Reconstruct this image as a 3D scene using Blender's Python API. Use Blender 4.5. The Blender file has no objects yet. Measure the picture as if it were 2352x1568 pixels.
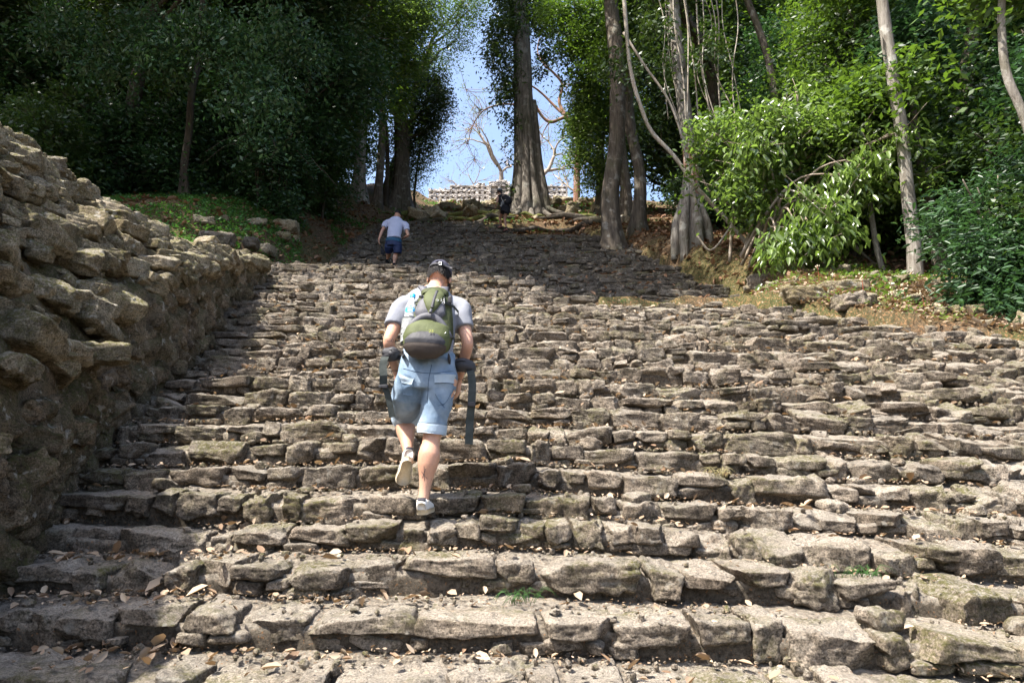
import bpy, math, random
import numpy as np
R = math.radians
C = bpy.context.scene.collection
rng = np.random.default_rng(7)
random.seed(7)
# ------------------------------------------------------------------ measuring the place (metres; camera at the origin, y ahead, z up)
TH = R(10.0); CT, ST = math.cos(TH), math.sin(TH)
def P(vx, vy, d):
    """point at depth d seen at (vx,vy) of a 2352x1568 view: used to read real positions off the photograph"""
    a = (vx-1176)/1568.0; b = (784-vy)/1568.0
    s = d/(CT-b*ST)
    return np.array([a*s, d, (ST+b*CT)*s])
# ------------------------------------------------------------------ noise
def _h(ix, iy, iz, seed):
    n = (ix*374761393 + iy*668265263 + iz*2147483647 + seed*1274126177) & 0xFFFFFFFF
    n = ((n ^ (n >> 13))*1274126177) & 0xFFFFFFFF
    n = ((n ^ (n >> 16))*2246822519) & 0xFFFFFFFF
    return ((n ^ (n >> 15)) & 0xFFFFFF)/float(0xFFFFFF)
def vnoise(p, seed=0):
    p = np.asarray(p, float)
    i = np.floor(p).astype(np.int64); f = p-i; f = f*f*(3-2*f)
    x, y, z = i[:, 0], i[:, 1], i[:, 2]; u, v, w = f[:, 0], f[:, 1], f[:, 2]
    r = 0
    for dx in (0, 1):
        for dy in (0, 1):
            for dz in (0, 1):
                r = r + _h(x+dx, y+dy, z+dz, seed)*(u if dx else 1-u)*(v if dy else 1-v)*(w if dz else 1-w)
    return r
def fbm(p, o=3, seed=0, rough=.5):
    s = 0; a = 1; t = 0; p = np.asarray(p, float)
    for k in range(o):
        s = s+a*vnoise(p*(2.03**k)+k*17.3, seed+k); t += a; a *= rough
    return s/t-.5
def fb1(x, y=0., z=0., o=2, seed=0):
    x = np.atleast_1d(np.asarray(x, float))
    return fbm(np.stack([x, np.broadcast_to(y, x.shape), np.broadcast_to(z, x.shape)], 1), o, seed)
# ------------------------------------------------------------------ meshes
class Acc:
    def __init__(s): s.v = []; s.f = []; s.m = []; s.t = []; s.n = 0
    def add(s, v, f, m=0, tint=.5):
        v = np.asarray(v, float); f = np.asarray(f, int)
        s.v.append(v); s.f.append(f+s.n); s.m.append(np.full(len(f), m, int))
        s.t.append(np.broadcast_to(np.asarray(tint, float), (len(v),)).copy()); s.n += len(v)
    def build(s, name, mats, parent=None, smooth=True):
        me = bpy.data.meshes.new(name)
        V = np.concatenate(s.v)
        if parent is not None:
            q = parent
            while q.parent is not None: q = q.parent
            if q.get('_loc') is not None: V = V-np.array(q['_loc'])
        me.vertices.add(len(V)); me.vertices.foreach_set('co', V.astype(np.float32).ravel())
        lv = np.concatenate([f.ravel() for f in s.f]); sz = np.concatenate([np.full(len(f), f.shape[1], int) for f in s.f])
        me.loops.add(len(lv)); me.loops.foreach_set('vertex_index', lv.astype(np.int32))
        me.polygons.add(len(sz)); st = np.concatenate([[0], np.cumsum(sz)[:-1]])
        me.polygons.foreach_set('loop_start', st.astype(np.int32))
        me.polygons.foreach_set('material_index', np.concatenate(s.m).astype(np.int32))
        me.polygons.foreach_set('use_smooth', np.full(len(sz), bool(smooth)))
        at = me.attributes.new('tint', 'FLOAT', 'POINT'); at.data.foreach_set('value', np.concatenate(s.t).astype(np.float32))
        me.update(calc_edges=True); me.validate()
        for m in (mats if isinstance(mats, (list, tuple)) else [mats]): me.materials.append(m)
        o = bpy.data.objects.new(name, me); C.objects.link(o)
        if parent is not None: o.parent = parent
        return o
def thing(name, label, cat, loc=(0, 0, 0), group=None):
    o = bpy.data.objects.new(name, None); C.objects.link(o); o.location = loc
    o.empty_display_size = .3
    o['label'] = label; o['category'] = cat; o['_loc'] = [float(a) for a in loc]
    if group: o['group'] = group
    return o
def tag(o, label, cat, group=None):
    o['label'] = label; o['category'] = cat
    if group: o['group'] = group
    return o
def kind(o, k): o['kind'] = k; return o
_ct = {}
def cubet(n):
    if n in _ct: return _ct[n]
    g = np.linspace(-1, 1, n+1); g = np.sign(g)*np.abs(g)**.85
    vs = []; fs = []; b = 0
    for ax in range(3):
        for sg in (-1, 1):
            u, v = np.meshgrid(g, g, indexing='ij'); w = np.full_like(u, sg)
            pts = [None]*3; pts[ax] = w; pts[(ax+1) % 3] = u; pts[(ax+2) % 3] = v
            vs.append(np.stack([q.ravel() for q in pts], 1))
            i, j = np.meshgrid(np.arange(n), np.arange(n), indexing='ij')
            a = (i*(n+1)+j).ravel()+b; q = np.stack([a, a+n+1, a+n+2, a+1], 1)
            fs.append(q if sg > 0 else q[:, ::-1]); b += (n+1)**2
    V = np.concatenate(vs); F = np.concatenate(fs)
    _, idx, inv = np.unique(np.round(V, 5), axis=0, return_index=True, return_inverse=True)
    inv = np.asarray(inv).ravel()
    _ct[n] = (V[idx], inv[F]); return _ct[n]
def rot(yaw=0, pitch=0, roll=0):
    cz, sz = math.cos(yaw), math.sin(yaw); cx, sx = math.cos(pitch), math.sin(pitch); cy, sy = math.cos(roll), math.sin(roll)
    return np.array([[cz, -sz, 0], [sz, cz, 0], [0, 0, 1]])@np.array([[1, 0, 0], [0, cx, -sx], [0, sx, cx]])@np.array([[cy, 0, sy], [0, 1, 0], [-sy, 0, cy]])
def stone(c, size, n=8, e=7., rm=None, chip=3, amp=1., seed=0, layers=.3):
    """a weathered block: rounded box, knocked-off corners, layered and pitted surface"""
    V, F = cubet(n); p = V/((np.abs(V)**e).sum(1)**(1/e))[:, None]
    rs = np.random.default_rng(seed)
    p = p.copy(); p[:, 0] *= 1+rs.uniform(-.14, .14)*p[:, 2]; p[:, 2] *= 1+rs.uniform(-.2, .2)*p[:, 0]; p[:, 1] += rs.uniform(-.15, .15)*p[:, 0]
    for k in range(chip):
        nn = rs.normal(size=3); nn /= np.linalg.norm(nn); s = np.abs(nn).sum()*rs.uniform(.60, .88)
        dd = p@nn-s; m = dd > 0; p[m] -= nn*dd[m][:, None]
    h = np.asarray(size)/2.; w = p*h
    nr = np.sign(p)*np.abs(p)**3/h+p*.3/h; nr /= np.linalg.norm(nr, axis=1)[:, None]+1e-9
    q = w+np.asarray(c)*1.7+seed % 97
    a = amp*min(1., min(size)/.16)
    f1 = fbm(q*11, 2, 5); rg = .16-np.abs(f1)                                   # ridged: sharp crests and pits
    w = w+nr*(fbm(q*4.5, 2, 3)*.06*a-rg*.085*a*(1+fbm(q*3, 1, 8)*2)+fbm(q*34, 2, 9)*.03*a)[:, None]
    if layers:
        l = fbm(np.stack([q[:, 0]*2.2, q[:, 1]*2.2, q[:, 2]*26], 1), 2, 11)
        w = w+nr*np.array([1, 1, .2])*(l*.05*layers*a)[:, None]
    if rm is not None: w = w@rm.T
    return w+np.asarray(c), F
def grid_faces(nu, nv, closed=False):
    i, j = np.meshgrid(np.arange(nu-1), np.arange(nv if closed else nv-1), indexing='ij')
    i = i.ravel(); j = j.ravel(); j2 = (j+1) % nv
    return np.stack([i*nv+j, (i+1)*nv+j, (i+1)*nv+j2, i*nv+j2], 1)
def frames(pts):
    pts = np.asarray(pts, float); t = np.gradient(pts, axis=0); t /= np.linalg.norm(t, axis=1)[:, None]+1e-9
    ref = np.array([0, 0, 1.]) if abs(t[0][2]) < .8 else np.array([1., 0, 0]); U = []; 
    u = np.cross(ref, t[0]); u /= np.linalg.norm(u)
    for k in range(len(pts)):
        u = u-t[k]*(u@t[k]); u /= np.linalg.norm(u)+1e-9; U.append(u)
    U = np.array(U); return t, U, np.cross(t, U)
def resample(pts, rad, n):
    pts = np.asarray(pts, float); rad = np.broadcast_to(np.asarray(rad, float), (len(pts),))
    s = np.concatenate([[0], np.cumsum(np.linalg.norm(np.diff(pts, axis=0), axis=1))]); t = np.linspace(0, s[-1], n)
    # smooth (Catmull-Rom like) by cubic hermite on each axis
    def herm(y):
        m = np.gradient(y, s); k = np.clip(np.searchsorted(s, t, side='right')-1, 0, len(s)-2); h = s[k+1]-s[k]; u = (t-s[k])/h
        return (2*u**3-3*u**2+1)*y[k]+(u**3-2*u**2+u)*h*m[k]+(-2*u**3+3*u**2)*y[k+1]+(u**3-u**2)*h*m[k+1]
    if len(pts) == 2: herm = lambda y: np.interp(t, s, y)
    return np.stack([herm(pts[:, i]) for i in range(3)], 1), np.interp(t, s, rad)
def tube(acc, pts, rad, ns=8, n=None, m=0, tint=.5, bump=0., bf=6., flute=0, seed=0, flat=1., sm=True):
    if n: pts, rad = resample(pts, rad, n)
    pts = np.asarray(pts, float); rad = np.broadcast_to(np.asarray(rad, float), (len(pts),))
    t, U, W = frames(pts); th = np.linspace(0, 2*np.pi, ns, endpoint=False)
    rr = rad[:, None]*np.ones(ns)[None, :]
    if flute: rr = rr*(1+flute*(.6*np.cos(th*5+seed)+.4*np.cos(th*9+2*seed))[None, :])
    v = pts[:, None, :]+rr[..., None]*(np.cos(th)[None, :, None]*U[:, None, :]+flat*np.sin(th)[None, :, None]*W[:, None, :])
    v = v.reshape(-1, 3)
    if bump:
        dv = v-np.repeat(pts, ns, 0); v = v+dv*(fbm(v*np.array([bf, bf, bf*.35]), 3, seed)*bump)[:, None]
    k = len(pts); f = grid_faces(k, ns, True)
    v = np.concatenate([v, pts[:1], pts[-1:]]); a = np.arange(ns); b = (a+1) % ns
    acc.add(v, f, m, tint)
    base = acc.n-len(v)
    cap = np.concatenate([np.stack([np.full(ns, k*ns), a, b], 1), np.stack([np.full(ns, k*ns+1), (k-1)*ns+b, (k-1)*ns+a], 1)])
    acc.f.append(cap+base); acc.m.append(np.full(len(cap), m, int))
# ------------------------------------------------------------------ materials
class N:
    def __init__(s, name):
        s.m = bpy.data.materials.new(name); s.m.use_nodes = True; s.t = s.m.node_tree; s.b = s.t.nodes['Principled BSDF']; s.out = s.t.nodes['Material Output']
        s.co = s.t.nodes.new('ShaderNodeTexCoord').outputs['Object']
    def n(s, ty, **k):
        x = s.t.nodes.new('ShaderNode'+ty)
        for a, b in k.items(): setattr(x, a, b)
        return x
    def set(s, i, v):
        if hasattr(v, 'links') or isinstance(v, bpy.types.NodeSocket): s.t.links.new(v, i)
        else: i.default_value = v
    def noise(s, sc, det=4, ro=.55, vec=None, dist=0.):
        x = s.n('TexNoise'); x.inputs['Scale'].default_value = sc; x.inputs['Detail'].default_value = det; x.inputs['Roughness'].default_value = ro
        x.inputs['Distortion'].default_value = dist; s.t.links.new(vec or s.co, x.inputs['Vector']); return x.outputs['Fac']
    def vor(s, sc, vec=None, feat='F1'):
        x = s.n('TexVoronoi'); x.feature = feat; x.inputs['Scale'].default_value = sc; s.t.links.new(vec or s.co, x.inputs['Vector']); return x.outputs['Distance']
    def map(s, sc=(1, 1, 1)):
        x = s.n('Mapping'); x.inputs['Scale'].default_value = sc; s.t.links.new(s.co, x.inputs['Vector']); return x.outputs['Vector']
    def ramp(s, f, *st):
        x = s.n('ValToRGB'); e = x.color_ramp.elements
        while len(e) < len(st): e.new(.5)
        for q, (p, c) in zip(e, st):
            q.position = p; q.color = (c, c, c, 1) if isinstance(c, (int, float)) else (*c, 1)
        s.t.links.new(f, x.inputs['Fac']); return x.outputs['Color']
    def mix(s, f, a, b, mode='MIX'):
        x = s.n('Mix', data_type='RGBA', blend_type=mode)
        s.set(x.inputs[0], f)
        for i, v in ((6, a), (7, b)):
            s.set(x.inputs[i], (*v, 1) if isinstance(v, tuple) and len(v) == 3 else v)
        return x.outputs[2]
    def math(s, op, a, b=0.):
        x = s.n('Math', operation=op); s.set(x.inputs[0], a); s.set(x.inputs[1], b); return x.outputs[0]
    def attr(s, nm='tint'):
        x = s.n('Attribute'); x.attribute_name = nm; return x.outputs['Fac']
    def nz(s):
        g = s.n('NewGeometry'); x = s.n('SeparateXYZ'); s.t.links.new(g.outputs['Normal'], x.inputs[0]); return x.outputs['Z']
    def bump(s, h, st=.5, d=.02, prev=None):
        x = s.n('Bump'); x.inputs['Strength'].default_value = st; x.inputs['Distance'].default_value = d; s.t.links.new(h, x.inputs['Height'])
        if prev: s.t.links.new(prev, x.inputs['Normal'])
        return x.outputs['Normal']
    def done(s, col, rough=.9, nrm=None, spec=.3, trans=None):
        s.set(s.b.inputs['Base Color'], (*col, 1) if isinstance(col, tuple) else col); s.set(s.b.inputs['Roughness'], rough)
        s.b.inputs['Specular IOR Level'].default_value = spec
        if nrm: s.t.links.new(nrm, s.b.inputs['Normal'])
        if trans:
            tr = s.n('BsdfTranslucent'); s.set(tr.inputs['Color'], trans[1]); mx = s.n('MixShader'); mx.inputs[0].default_value = trans[0]
            s.t.links.new(s.b.outputs[0], mx.inputs[1]); s.t.links.new(tr.outputs[0], mx.inputs[2]); s.t.links.new(mx.outputs[0], s.out.inputs['Surface'])
        return s.m
def stone_mat(name, c1, c2, moss=.35, lich=.5, dark=.5, mossc=(.115, .11, .028), bs=.8, scale=1., dust=0., dust_sunc=(.52, .47, .395)):
    k = N(name); tint = k.attr()
    c = k.mix(k.ramp(k.noise(1.3*scale, 3), (.35, 0.), (.65, 1.)), c1, c2)
    v = k.ramp(k.noise(7*scale, 8, .68), (.36, 1-dark), (.5, 1.), (.64, 1.3)); c = k.mix(1., c, v, 'MULTIPLY')
    tv = k.ramp(tint, (0., .62), (.5, .95), (1., 1.4)); c = k.mix(1., c, tv, 'MULTIPLY')
    fine = k.noise(85*scale, 4, .75); c = k.mix(1., c, k.ramp(fine, (.38, .42), (.5, 1.), (.62, 1.5)), 'MULTIPLY')
    pit = k.ramp(k.vor(38*scale), (.0, .0), (.22, 1.)); pm = k.ramp(k.noise(5*scale, 3), (.45, 0.), (.6, 1.))
    c = k.mix(k.math('MULTIPLY', k.math('SUBTRACT', 1., pit), pm), c, (.05, .042, .032))
    cr = k.ramp(k.noise(17*scale, 6, .7, k.map((1, 1, 3.2))), (.36, .35), (.46, 1.)); c = k.mix(1., c, cr, 'MULTIPLY')
    # moss: patchy, thicker on upward surfaces
    nz = k.nz(); up = k.ramp(nz, (.0, .35), (.7, 1.))
    mm = k.ramp(k.noise(2.1*scale, 5, .62), (.60-moss*.3, 0.), (.72-moss*.25, 1.)); mf = k.math('MULTIPLY', k.math('MULTIPLY', mm, up), k.ramp(k.noise(40, 4, .7), (.38, 0.), (.56, 1.)))
    if dust:      # worn, dusty upper faces, painted paler still as if sunlit
        df = k.math('MULTIPLY', k.ramp(nz, (.45, 0.), (.85, dust)), k.ramp(k.noise(6, 5, .65), (.38, .45), (.55, 1.))); c = k.mix(df, c, k.mix(1., k.ramp(fine, (.36, .6), (.5, 1.), (.64, 1.2)), dust_sunc, 'MULTIPLY'))
    c = k.mix(k.math('MULTIPLY', mf, .85), c, mossc)
    lm = k.ramp(k.noise(11*scale, 6, .6, dist=.5), (.60, 0.), (.68, 1.)); c = k.mix(k.math('MULTIPLY', lm, lich), c, (.62, .59, .52))
    b1 = k.bump(k.noise(20*scale, 10, .74), bs, .085); b2 = k.bump(fine, 1.*bs, .02, b1); b3 = k.bump(pit, .35, .01, b2)
    return k.done(c, .93, b3, .15)
M = {}
M['stone'] = stone_mat('limestone', (.335, .283, .225), (.238, .190, .143), .42, .32, .55, bs=1.1, dust=.62, dust_sunc=(.48, .43, .36))
M['stone_shade_tone'] = stone_mat('shade toned limestone', (.15, .13, .108), (.11, .095, .078), .28, .40, .5)  # algae-dark stone, its colour darkened further to paint in the upper flight's shade
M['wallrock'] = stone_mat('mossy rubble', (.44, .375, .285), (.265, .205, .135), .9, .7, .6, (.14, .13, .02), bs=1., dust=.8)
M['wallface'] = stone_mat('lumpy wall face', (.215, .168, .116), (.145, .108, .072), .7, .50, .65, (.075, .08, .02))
M['ruin'] = stone_mat('pale ruin stone', (.50, .46, .42), (.42, .375, .335), -.3, .3, .25, scale=.12)
k = N('mortar and dirt'); f = k.noise(30, 8, .75)
c = k.mix(k.ramp(k.noise(2.3, 4), (.4, 0.), (.6, 1.)), (.27, .232, .185), (.36, .315, .255)); c = k.mix(1., c, k.ramp(f, (.38, .45), (.62, 1.5)), 'MULTIPLY')
c = k.mix(k.ramp(k.nz(), (.2, 0.), (.75, 1.)), k.mix(1., c, (.42, .40, .38), 'MULTIPLY'), c)  # pale dust on level faces; upright ones darkened, shading by orientation painted in
c = k.mix(k.math('MULTIPLY', k.ramp(k.noise(55, 3, .6), (.62, 0.), (.68, 1.)), .8), c, (.36, .19, .09))
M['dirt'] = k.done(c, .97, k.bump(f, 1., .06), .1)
k = N('forest floor'); f = k.noise(16, 7, .7)
c = k.mix(k.ramp(k.noise(.55, 4), (.42, 0.), (.6, 1.)), (.085, .06, .038), (.06, .065, .025))
c = k.mix(k.ramp(k.noise(34, 4, .7), (.5, 0.), (.62, 1.)), c, (.21, .12, .06)); c = k.mix(k.ramp(k.vor(11), (.1, 1.), (.25, 0.)), c, (.24, .19, .13))
c = k.mix(1., c, k.ramp(f, (.3, .45), (.7, 1.4)), 'MULTIPLY')
M['floor'] = k.done(c, .95, k.bump(f, .9, .06), .1)
def bark_mat(name, a, b, li=.3, vs=5.):
    k = N(name); v = k.map((1, 1, .14)); f = k.noise(14*vs/5, 7, .7, v)
    c = k.mix(k.ramp(f, (.36, 0.), (.64, 1.)), a, b); c = k.mix(k.math('MULTIPLY', k.ramp(k.noise(3.2, 5, .6), (.56, 0.), (.63, 1.)), li), c, (.5, .49, .44))
    c = k.mix(k.math('MULTIPLY', k.ramp(k.noise(1.1, 4), (.5, 0.), (.66, 1.)), .35), c, (.05, .06, .02))
    return k.done(c, .9, k.bump(f, .9, .05), .15)
M['bark'] = bark_mat('brown bark', (.065, .052, .04), (.165, .137, .108))
M['bark_dark'] = bark_mat('dark bark', (.035, .03, .024), (.085, .068, .052), .08)
M['bark_pale'] = bark_mat('pale blotched bark', (.12, .10, .08), (.29, .265, .23), .5, 5.)
M['bark_red'] = bark_mat('red peeling bark', (.17, .085, .055), (.30, .18, .13), .35, 3.)
M['fig'] = bark_mat('grey fig bark', (.075, .064, .053), (.22, .195, .165), .25, 4.)
M['twig'] = bark_mat('twig bark', (.22, .17, .13), (.36, .30, .24), .4)
M['liana'] = bark_mat('liana bark', (.26, .21, .16), (.46, .41, .34), .5)
def leaf_mat(name, a, b, tr, tcol, rough=.42, spec=.5):
    k = N(name); t = k.attr(); c = k.mix(t, a, b)
    c = k.mix(1., c, k.ramp(k.noise(.6, 3), (.3, .6), (.7, 1.35)), 'MULTIPLY')
    tc = k.mix(t, tuple(x*.7 for x in tcol), tcol)
    return k.done(c, rough, None, spec, (tr, tc))
M['leaf_dark'] = leaf_mat('dark leaves', (.018, .040, .012), (.045, .082, .022), .25, (.09, .17, .02))
M['leaf_mid'] = leaf_mat('mid green leaves', (.028, .058, .013), (.07, .125, .024), .33, (.17, .30, .025))
M['leaf_bright'] = leaf_mat('bright leaves', (.03, .062, .014), (.12, .175, .04), .40, (.25, .40, .06), .27, .8)
M['leaf_blue'] = leaf_mat('blue green leaves', (.018, .046, .018), (.045, .10, .038), .25, (.07, .17, .04))
M['ivy'] = leaf_mat('climber leaves', (.022, .045, .014), (.06, .10, .028), .2, (.10, .17, .02))
M['litter'] = leaf_mat('dead leaves', (.19, .115, .068), (.42, .335, .24), .15, (.35, .2, .08), .7, .3)
M['litter_dark'] = leaf_mat('old leaves', (.13, .06, .03), (.30, .19, .12), .1, (.2, .1, .04), .7, .2)
M['grass'] = leaf_mat('ground cover', (.04, .10, .025), (.08, .20, .05), .3, (.12, .3, .04), .5, .3)
M['straw'] = leaf_mat('dry grass', (.30, .25, .12), (.45, .40, .20), .2, (.4, .35, .12), .6, .3)
M['flower'] = leaf_mat('red stalk', (.30, .06, .03), (.42, .12, .06), .1, (.4, .1, .05), .6, .3)
M['petal'] = leaf_mat('pale buds', (.5, .42, .28), (.7, .62, .45), .1, (.4, .35, .2), .6, .3)
M['ruin_warm'] = stone_mat('warm plaster stone', (.55, .47, .37), (.48, .42, .36), -.4, .4, .35, scale=.35)
M['rootmoss'] = bark_mat('mossy root bark', (.07, .08, .02), (.16, .16, .05), .2)
# ------------------------------------------------------------------ terrain and stairs
RISE, TREAD = .178, .40
def interp(x, *pts): return np.interp(x, [p[0] for p in pts], [p[1] for p in pts])
def plane1(d): return -.39+.445*(np.asarray(d, float)-4.35)
def crest(x): return interp(x, (-6, 16), (-4, 16), (-2.3, 15.3), (.2, 13.5), (.87, 11.8), (1.5, 11.5), (3.8, 11.3), (7, 8.4), (9, 6.5))
def z2(d): return 3.15+.515*(np.asarray(d, float)-14)
def xwall(d): return -2.0-.24*np.asarray(d, float)-.1*np.sin(np.asarray(d)*1.3)
def xright(d): return interp(d, (2, 6.5), (5, 7.5), (8.3, 7.3), (9.5, 5.9), (11.3, 3.9), (11.7, .95), (13.5, .3), (15.3, -2.2), (16, -3.6), (17, -5.3))
def sag(x, d):
    x = np.asarray(x, float); d = np.asarray(d, float)
    return -.055*np.clip(x, 0, 9)*np.clip((8.5-d)/4, 0, 1)+.015*np.clip(x-3.2, 0, 3)*np.clip((d-7)/2, 0, 1)
def ss(a, b, x): t = np.clip((np.asarray(x, float)-a)/(b-a), 0, 1); return t*t*(3-2*t)
XL2 = -5.3
def xr2(d): return interp(d, (14, 5.3), (19, 4.3), (23.5, 3.0), (27, 2.2))
def G(x, y):
    x = np.asarray(x, float); y = np.asarray(y, float)
    c = crest(x); main = plane1(y)
    up = np.where(y < 24.5, np.maximum(2.80, z2(y)), z2(24.5)+.437*(y-24.5))
    top = 20.9+.0*y
    far = np.where(y < 24.5, main, z2(24.5)+.437*(y-24.5))
    wr = ss(xr2(y)+.1, xr2(y)+1.6, x); wl = ss(-XL2+.1, -XL2+1.5, -x)
    z = np.where(y < c, main+sag(x, y), up*(1-np.maximum(wr, wl))+far*np.maximum(wr, wl))
    # beyond the right edge of the lower flight the bank carries on
    rb = ss(0, .8, x-interp(y, (11.2, 3.9), (12.5, 4.6), (14, 5.3), (19, 4.4), (23.5, 3.1), (27, 2.3)))*ss(c-.3, c+.2, y); z = z*(1-rb)+(far+.12)*rb
    z = z+1.45*ss(5.2, 8.5, -x)*ss(11, 16, y)
    z = np.where(y > 46, np.minimum(z, 19.4+1.6*ss(5.2, 8.5, -x)*0+.9*(1-np.exp(-np.clip(y-46, 0, 99)/4.))), z)
    z = np.where(y < 1.6, np.maximum(z, -1.72), z)
    z = z+.05*np.clip(x-8, 0, 30)*ss(6, 14, y)*0
    return z
def GN(x, y):
    x = np.asarray(x, float); y = np.asarray(y, float); z = G(x, y); z0 = 0*x+0*y
    nz = fbm(np.stack([x*.5+z0, y*.5+z0, z0], 1), 3, 4)*.5*ss(6, 12, np.hypot(x, y))+fbm(np.stack([x*2.3+z0, y*2.3+z0, z0], 1), 3, 5)*.22
    under1 = (y < crest(x)+.05) & (x < xright(y)+.1) & (x > xwall(y)-.6) ; under2 = (y > 13.6) & (y < 27) & (x > XL2-.2) & (x < xr2(y)+.2)
    nz = np.where(under1 | under2, nz*.2, nz)
    return z+nz-np.where(under1, .42, 0)-np.where(under2, .30, 0)+ss(25, 31, y)*ss(46, 40, y)*np.abs(fbm(np.stack([x*.5+z0, y*1.0+z0, z0], 1), 3, 8))*.7
def ground():
    xs = np.concatenate([-np.geomspace(12, 320, 26)[::-1], np.linspace(-11.8, 13.8, 170), np.geomspace(14, 320, 26)])
    ys = np.concatenate([-np.geomspace(3, 200, 16)[::-1], np.linspace(-2.5, 34, 240), np.geomspace(34.3, 420, 60)])
    X, Y = np.meshgrid(xs, ys, indexing='ij'); x = X.ravel(); y = Y.ravel(); z = GN(x, y)
    a = Acc(); a.add(np.stack([x, y, z], 1), grid_faces(len(xs), len(ys)))
    return kind(a.build('ground', M['floor']), 'structure')
ground()
def row(acc, d0, z0, xl, xr, rise, tread, seed, mats=(0, 1), wmin=.16, wmax=.62, up=False, tops=None):
    rs = np.random.default_rng(seed)
    def fr(x): return d0+fb1(x*.8, seed*3.7, 0, 2, 21)*(.16 if not up else .12)+sagd(x)
    def sagd(x): return 0.
    def zt(x): 
        base = (sag(x, np.full_like(np.atleast_1d(x), d0)) if not up else 0.)
        return z0+base+fb1(x*.5, seed*1.9, 3.3, 2, 22)*(.12 if not up else .18)
    x = xl
    while x < xr:
        near = d0-3; wob = max(0., (x-1.)/3.) if not up else .25
        w = float(np.clip(rs.lognormal(math.log(.27 if not up else .34), .46), wmin, wmax)); w = min(w, max(.14, xr-x+.15))
        xc = x+w/2; full = rs.random() < .40; h = rise*(rs.uniform(.9, 1.12) if full else rs.uniform(.48, .74))
        dep = rs.uniform(.34, .5); tw = rs.random() < .22*(1+wob)
        ft = float(fr(xc)[0])+rs.normal()*.018*(1+wob)-(.03 if tw else 0)
        top = float(zt(xc)[0])+rs.normal()*.011*(1+1.2*wob)
        n = int(np.clip(76/max(d0, 2.6), 5, 22)); n = max(n, 4)
        rm = rot(rs.normal()*.05*(1+wob), rs.normal()*.035+.05*wob+(.22 if (rs.random() < .35*wob) else 0), rs.normal()*.035*(1+wob))
        v, f = stone((xc, ft+dep/2, top-h/2), (w*.985, dep, h*1.02), n, rs.uniform(7, 16), rm, rs.integers(4, 9), .8, int(rs.integers(1e6)), .6*rs.random())
        acc.add(v, f, mats[0], np.clip(rs.normal(.5, .22), 0, 1))
        if tops is not None: tops.append((xc, ft, top, w))
        if not full:                       # smaller stones packed under the coping
            h2 = rise-h; xx = x-.02
            while xx < x+w-.03:
                w2 = float(rs.uniform(.09, .3)); hh = h2*rs.uniform(.75, 1.15); rec = rs.uniform(.0, .06)
                if rs.random() < .86:
                    v, f = stone((xx+w2/2, ft+rec+.12, top-h-hh/2+.012), (w2, .24, hh), max(4, int(n*.65)), rs.uniform(3.5, 7), rot(rs.normal()*.08, rs.normal()*.08, rs.normal()*.09), 4, .9, int(rs.integers(1e6)), .3)
                    acc.add(v, f, mats[0], np.clip(rs.normal(.42, .22), 0, 1))
                xx += w2*rs.uniform(.95, 1.2)
        if (not up) and rs.random() < .10+.16*wob:   # loose stone resting on the tread
            s = rs.uniform(.05, .15); v, f = stone((xc+rs.normal()*.1, ft+rs.uniform(.2, .34), top+s*.22), (s*1.7, s*1.2, s*.8), max(4, n//2), 4, rot(rs.uniform(0, 3), rs.normal()*.2, rs.normal()*.2), 5, .8, int(rs.integers(1e6)), 0)
            acc.add(v, f, mats[0], np.clip(rs.normal(.62, .2), 0, 1))
        x += w*rs.uniform(.97, 1.05)
    # packed earth and mortar behind and on top
    res = float(np.clip(d0*.008, .022, .12)); xs = np.arange(xl-.15, xr+.2, res); Fd = fr(xs); Z = zt(xs)
    prof = [(.075, -rise-.07), (.06, -rise*.6), (.07, -rise*.3), (.11, -.075), (.17, -.048), (.26, -.032), (tread*.85, -.012), (tread+.02, .0), (tread+.16, .01)]
    V = []
    for (a, b) in prof: V.append(np.stack([xs, Fd+a, Z+b], 1))
    V = np.array(V).transpose(1, 0, 2).reshape(-1, 3)
    nn = fbm(V*9, 3, 31)*.05+fbm(V*32, 2, 33)*.022
    V = V+np.stack([0*nn, -nn*.9, nn*.9], 1)
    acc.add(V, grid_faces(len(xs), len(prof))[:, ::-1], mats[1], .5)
    return fr, zt
lower = thing('stone_staircase', 'wide sunlit flight of worn limestone steps filling the foreground', 'staircase', (0, 4, -.6))
STEPS = []
k0, k1 = -6, 30
for k in range(k0, k1):
    d0 = 4.35+k*TREAD-(.05 if k % 3 == 1 else 0); z0 = float(plane1(4.35+k*TREAD))
    if d0 > 16.1: break
    xl = float(xwall(d0))-.25; xr = float(xright(d0))+random.uniform(-.2, .2)
    if xr-xl < .4: break
    acc = Acc(); tops = []
    fr, zt = row(acc, d0, z0, xl, xr, RISE, TREAD, 100+k, tops=tops)
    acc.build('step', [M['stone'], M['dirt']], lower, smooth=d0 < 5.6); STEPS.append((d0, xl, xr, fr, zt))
upper = thing('stone_staircase', 'shaded upper flight of dark stone steps behind the sunlit crest', 'staircase', (0, 16, 4))
STEPS2 = []
for k in range(32):
    d0 = 14.0+k*.404; z0 = float(z2(d0))+.02
    if d0 > 26.6: break
    xl = XL2+random.uniform(-.3, .3)-(.0); xr = float(xr2(d0))+random.uniform(-.4, .3)
    if d0 > 24: xr = min(xr, -.6+random.uniform(-.7, .7)); 
    acc = Acc(); fr, zt = row(acc, d0, z0, xl, xr, .21, .404, 300+k, up=True, wmin=.2, wmax=.9)
    acc.build('step', [M['stone_shade_tone'], M['dirt']], upper, smooth=False); STEPS2.append((d0, xl, xr, fr, zt))
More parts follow.
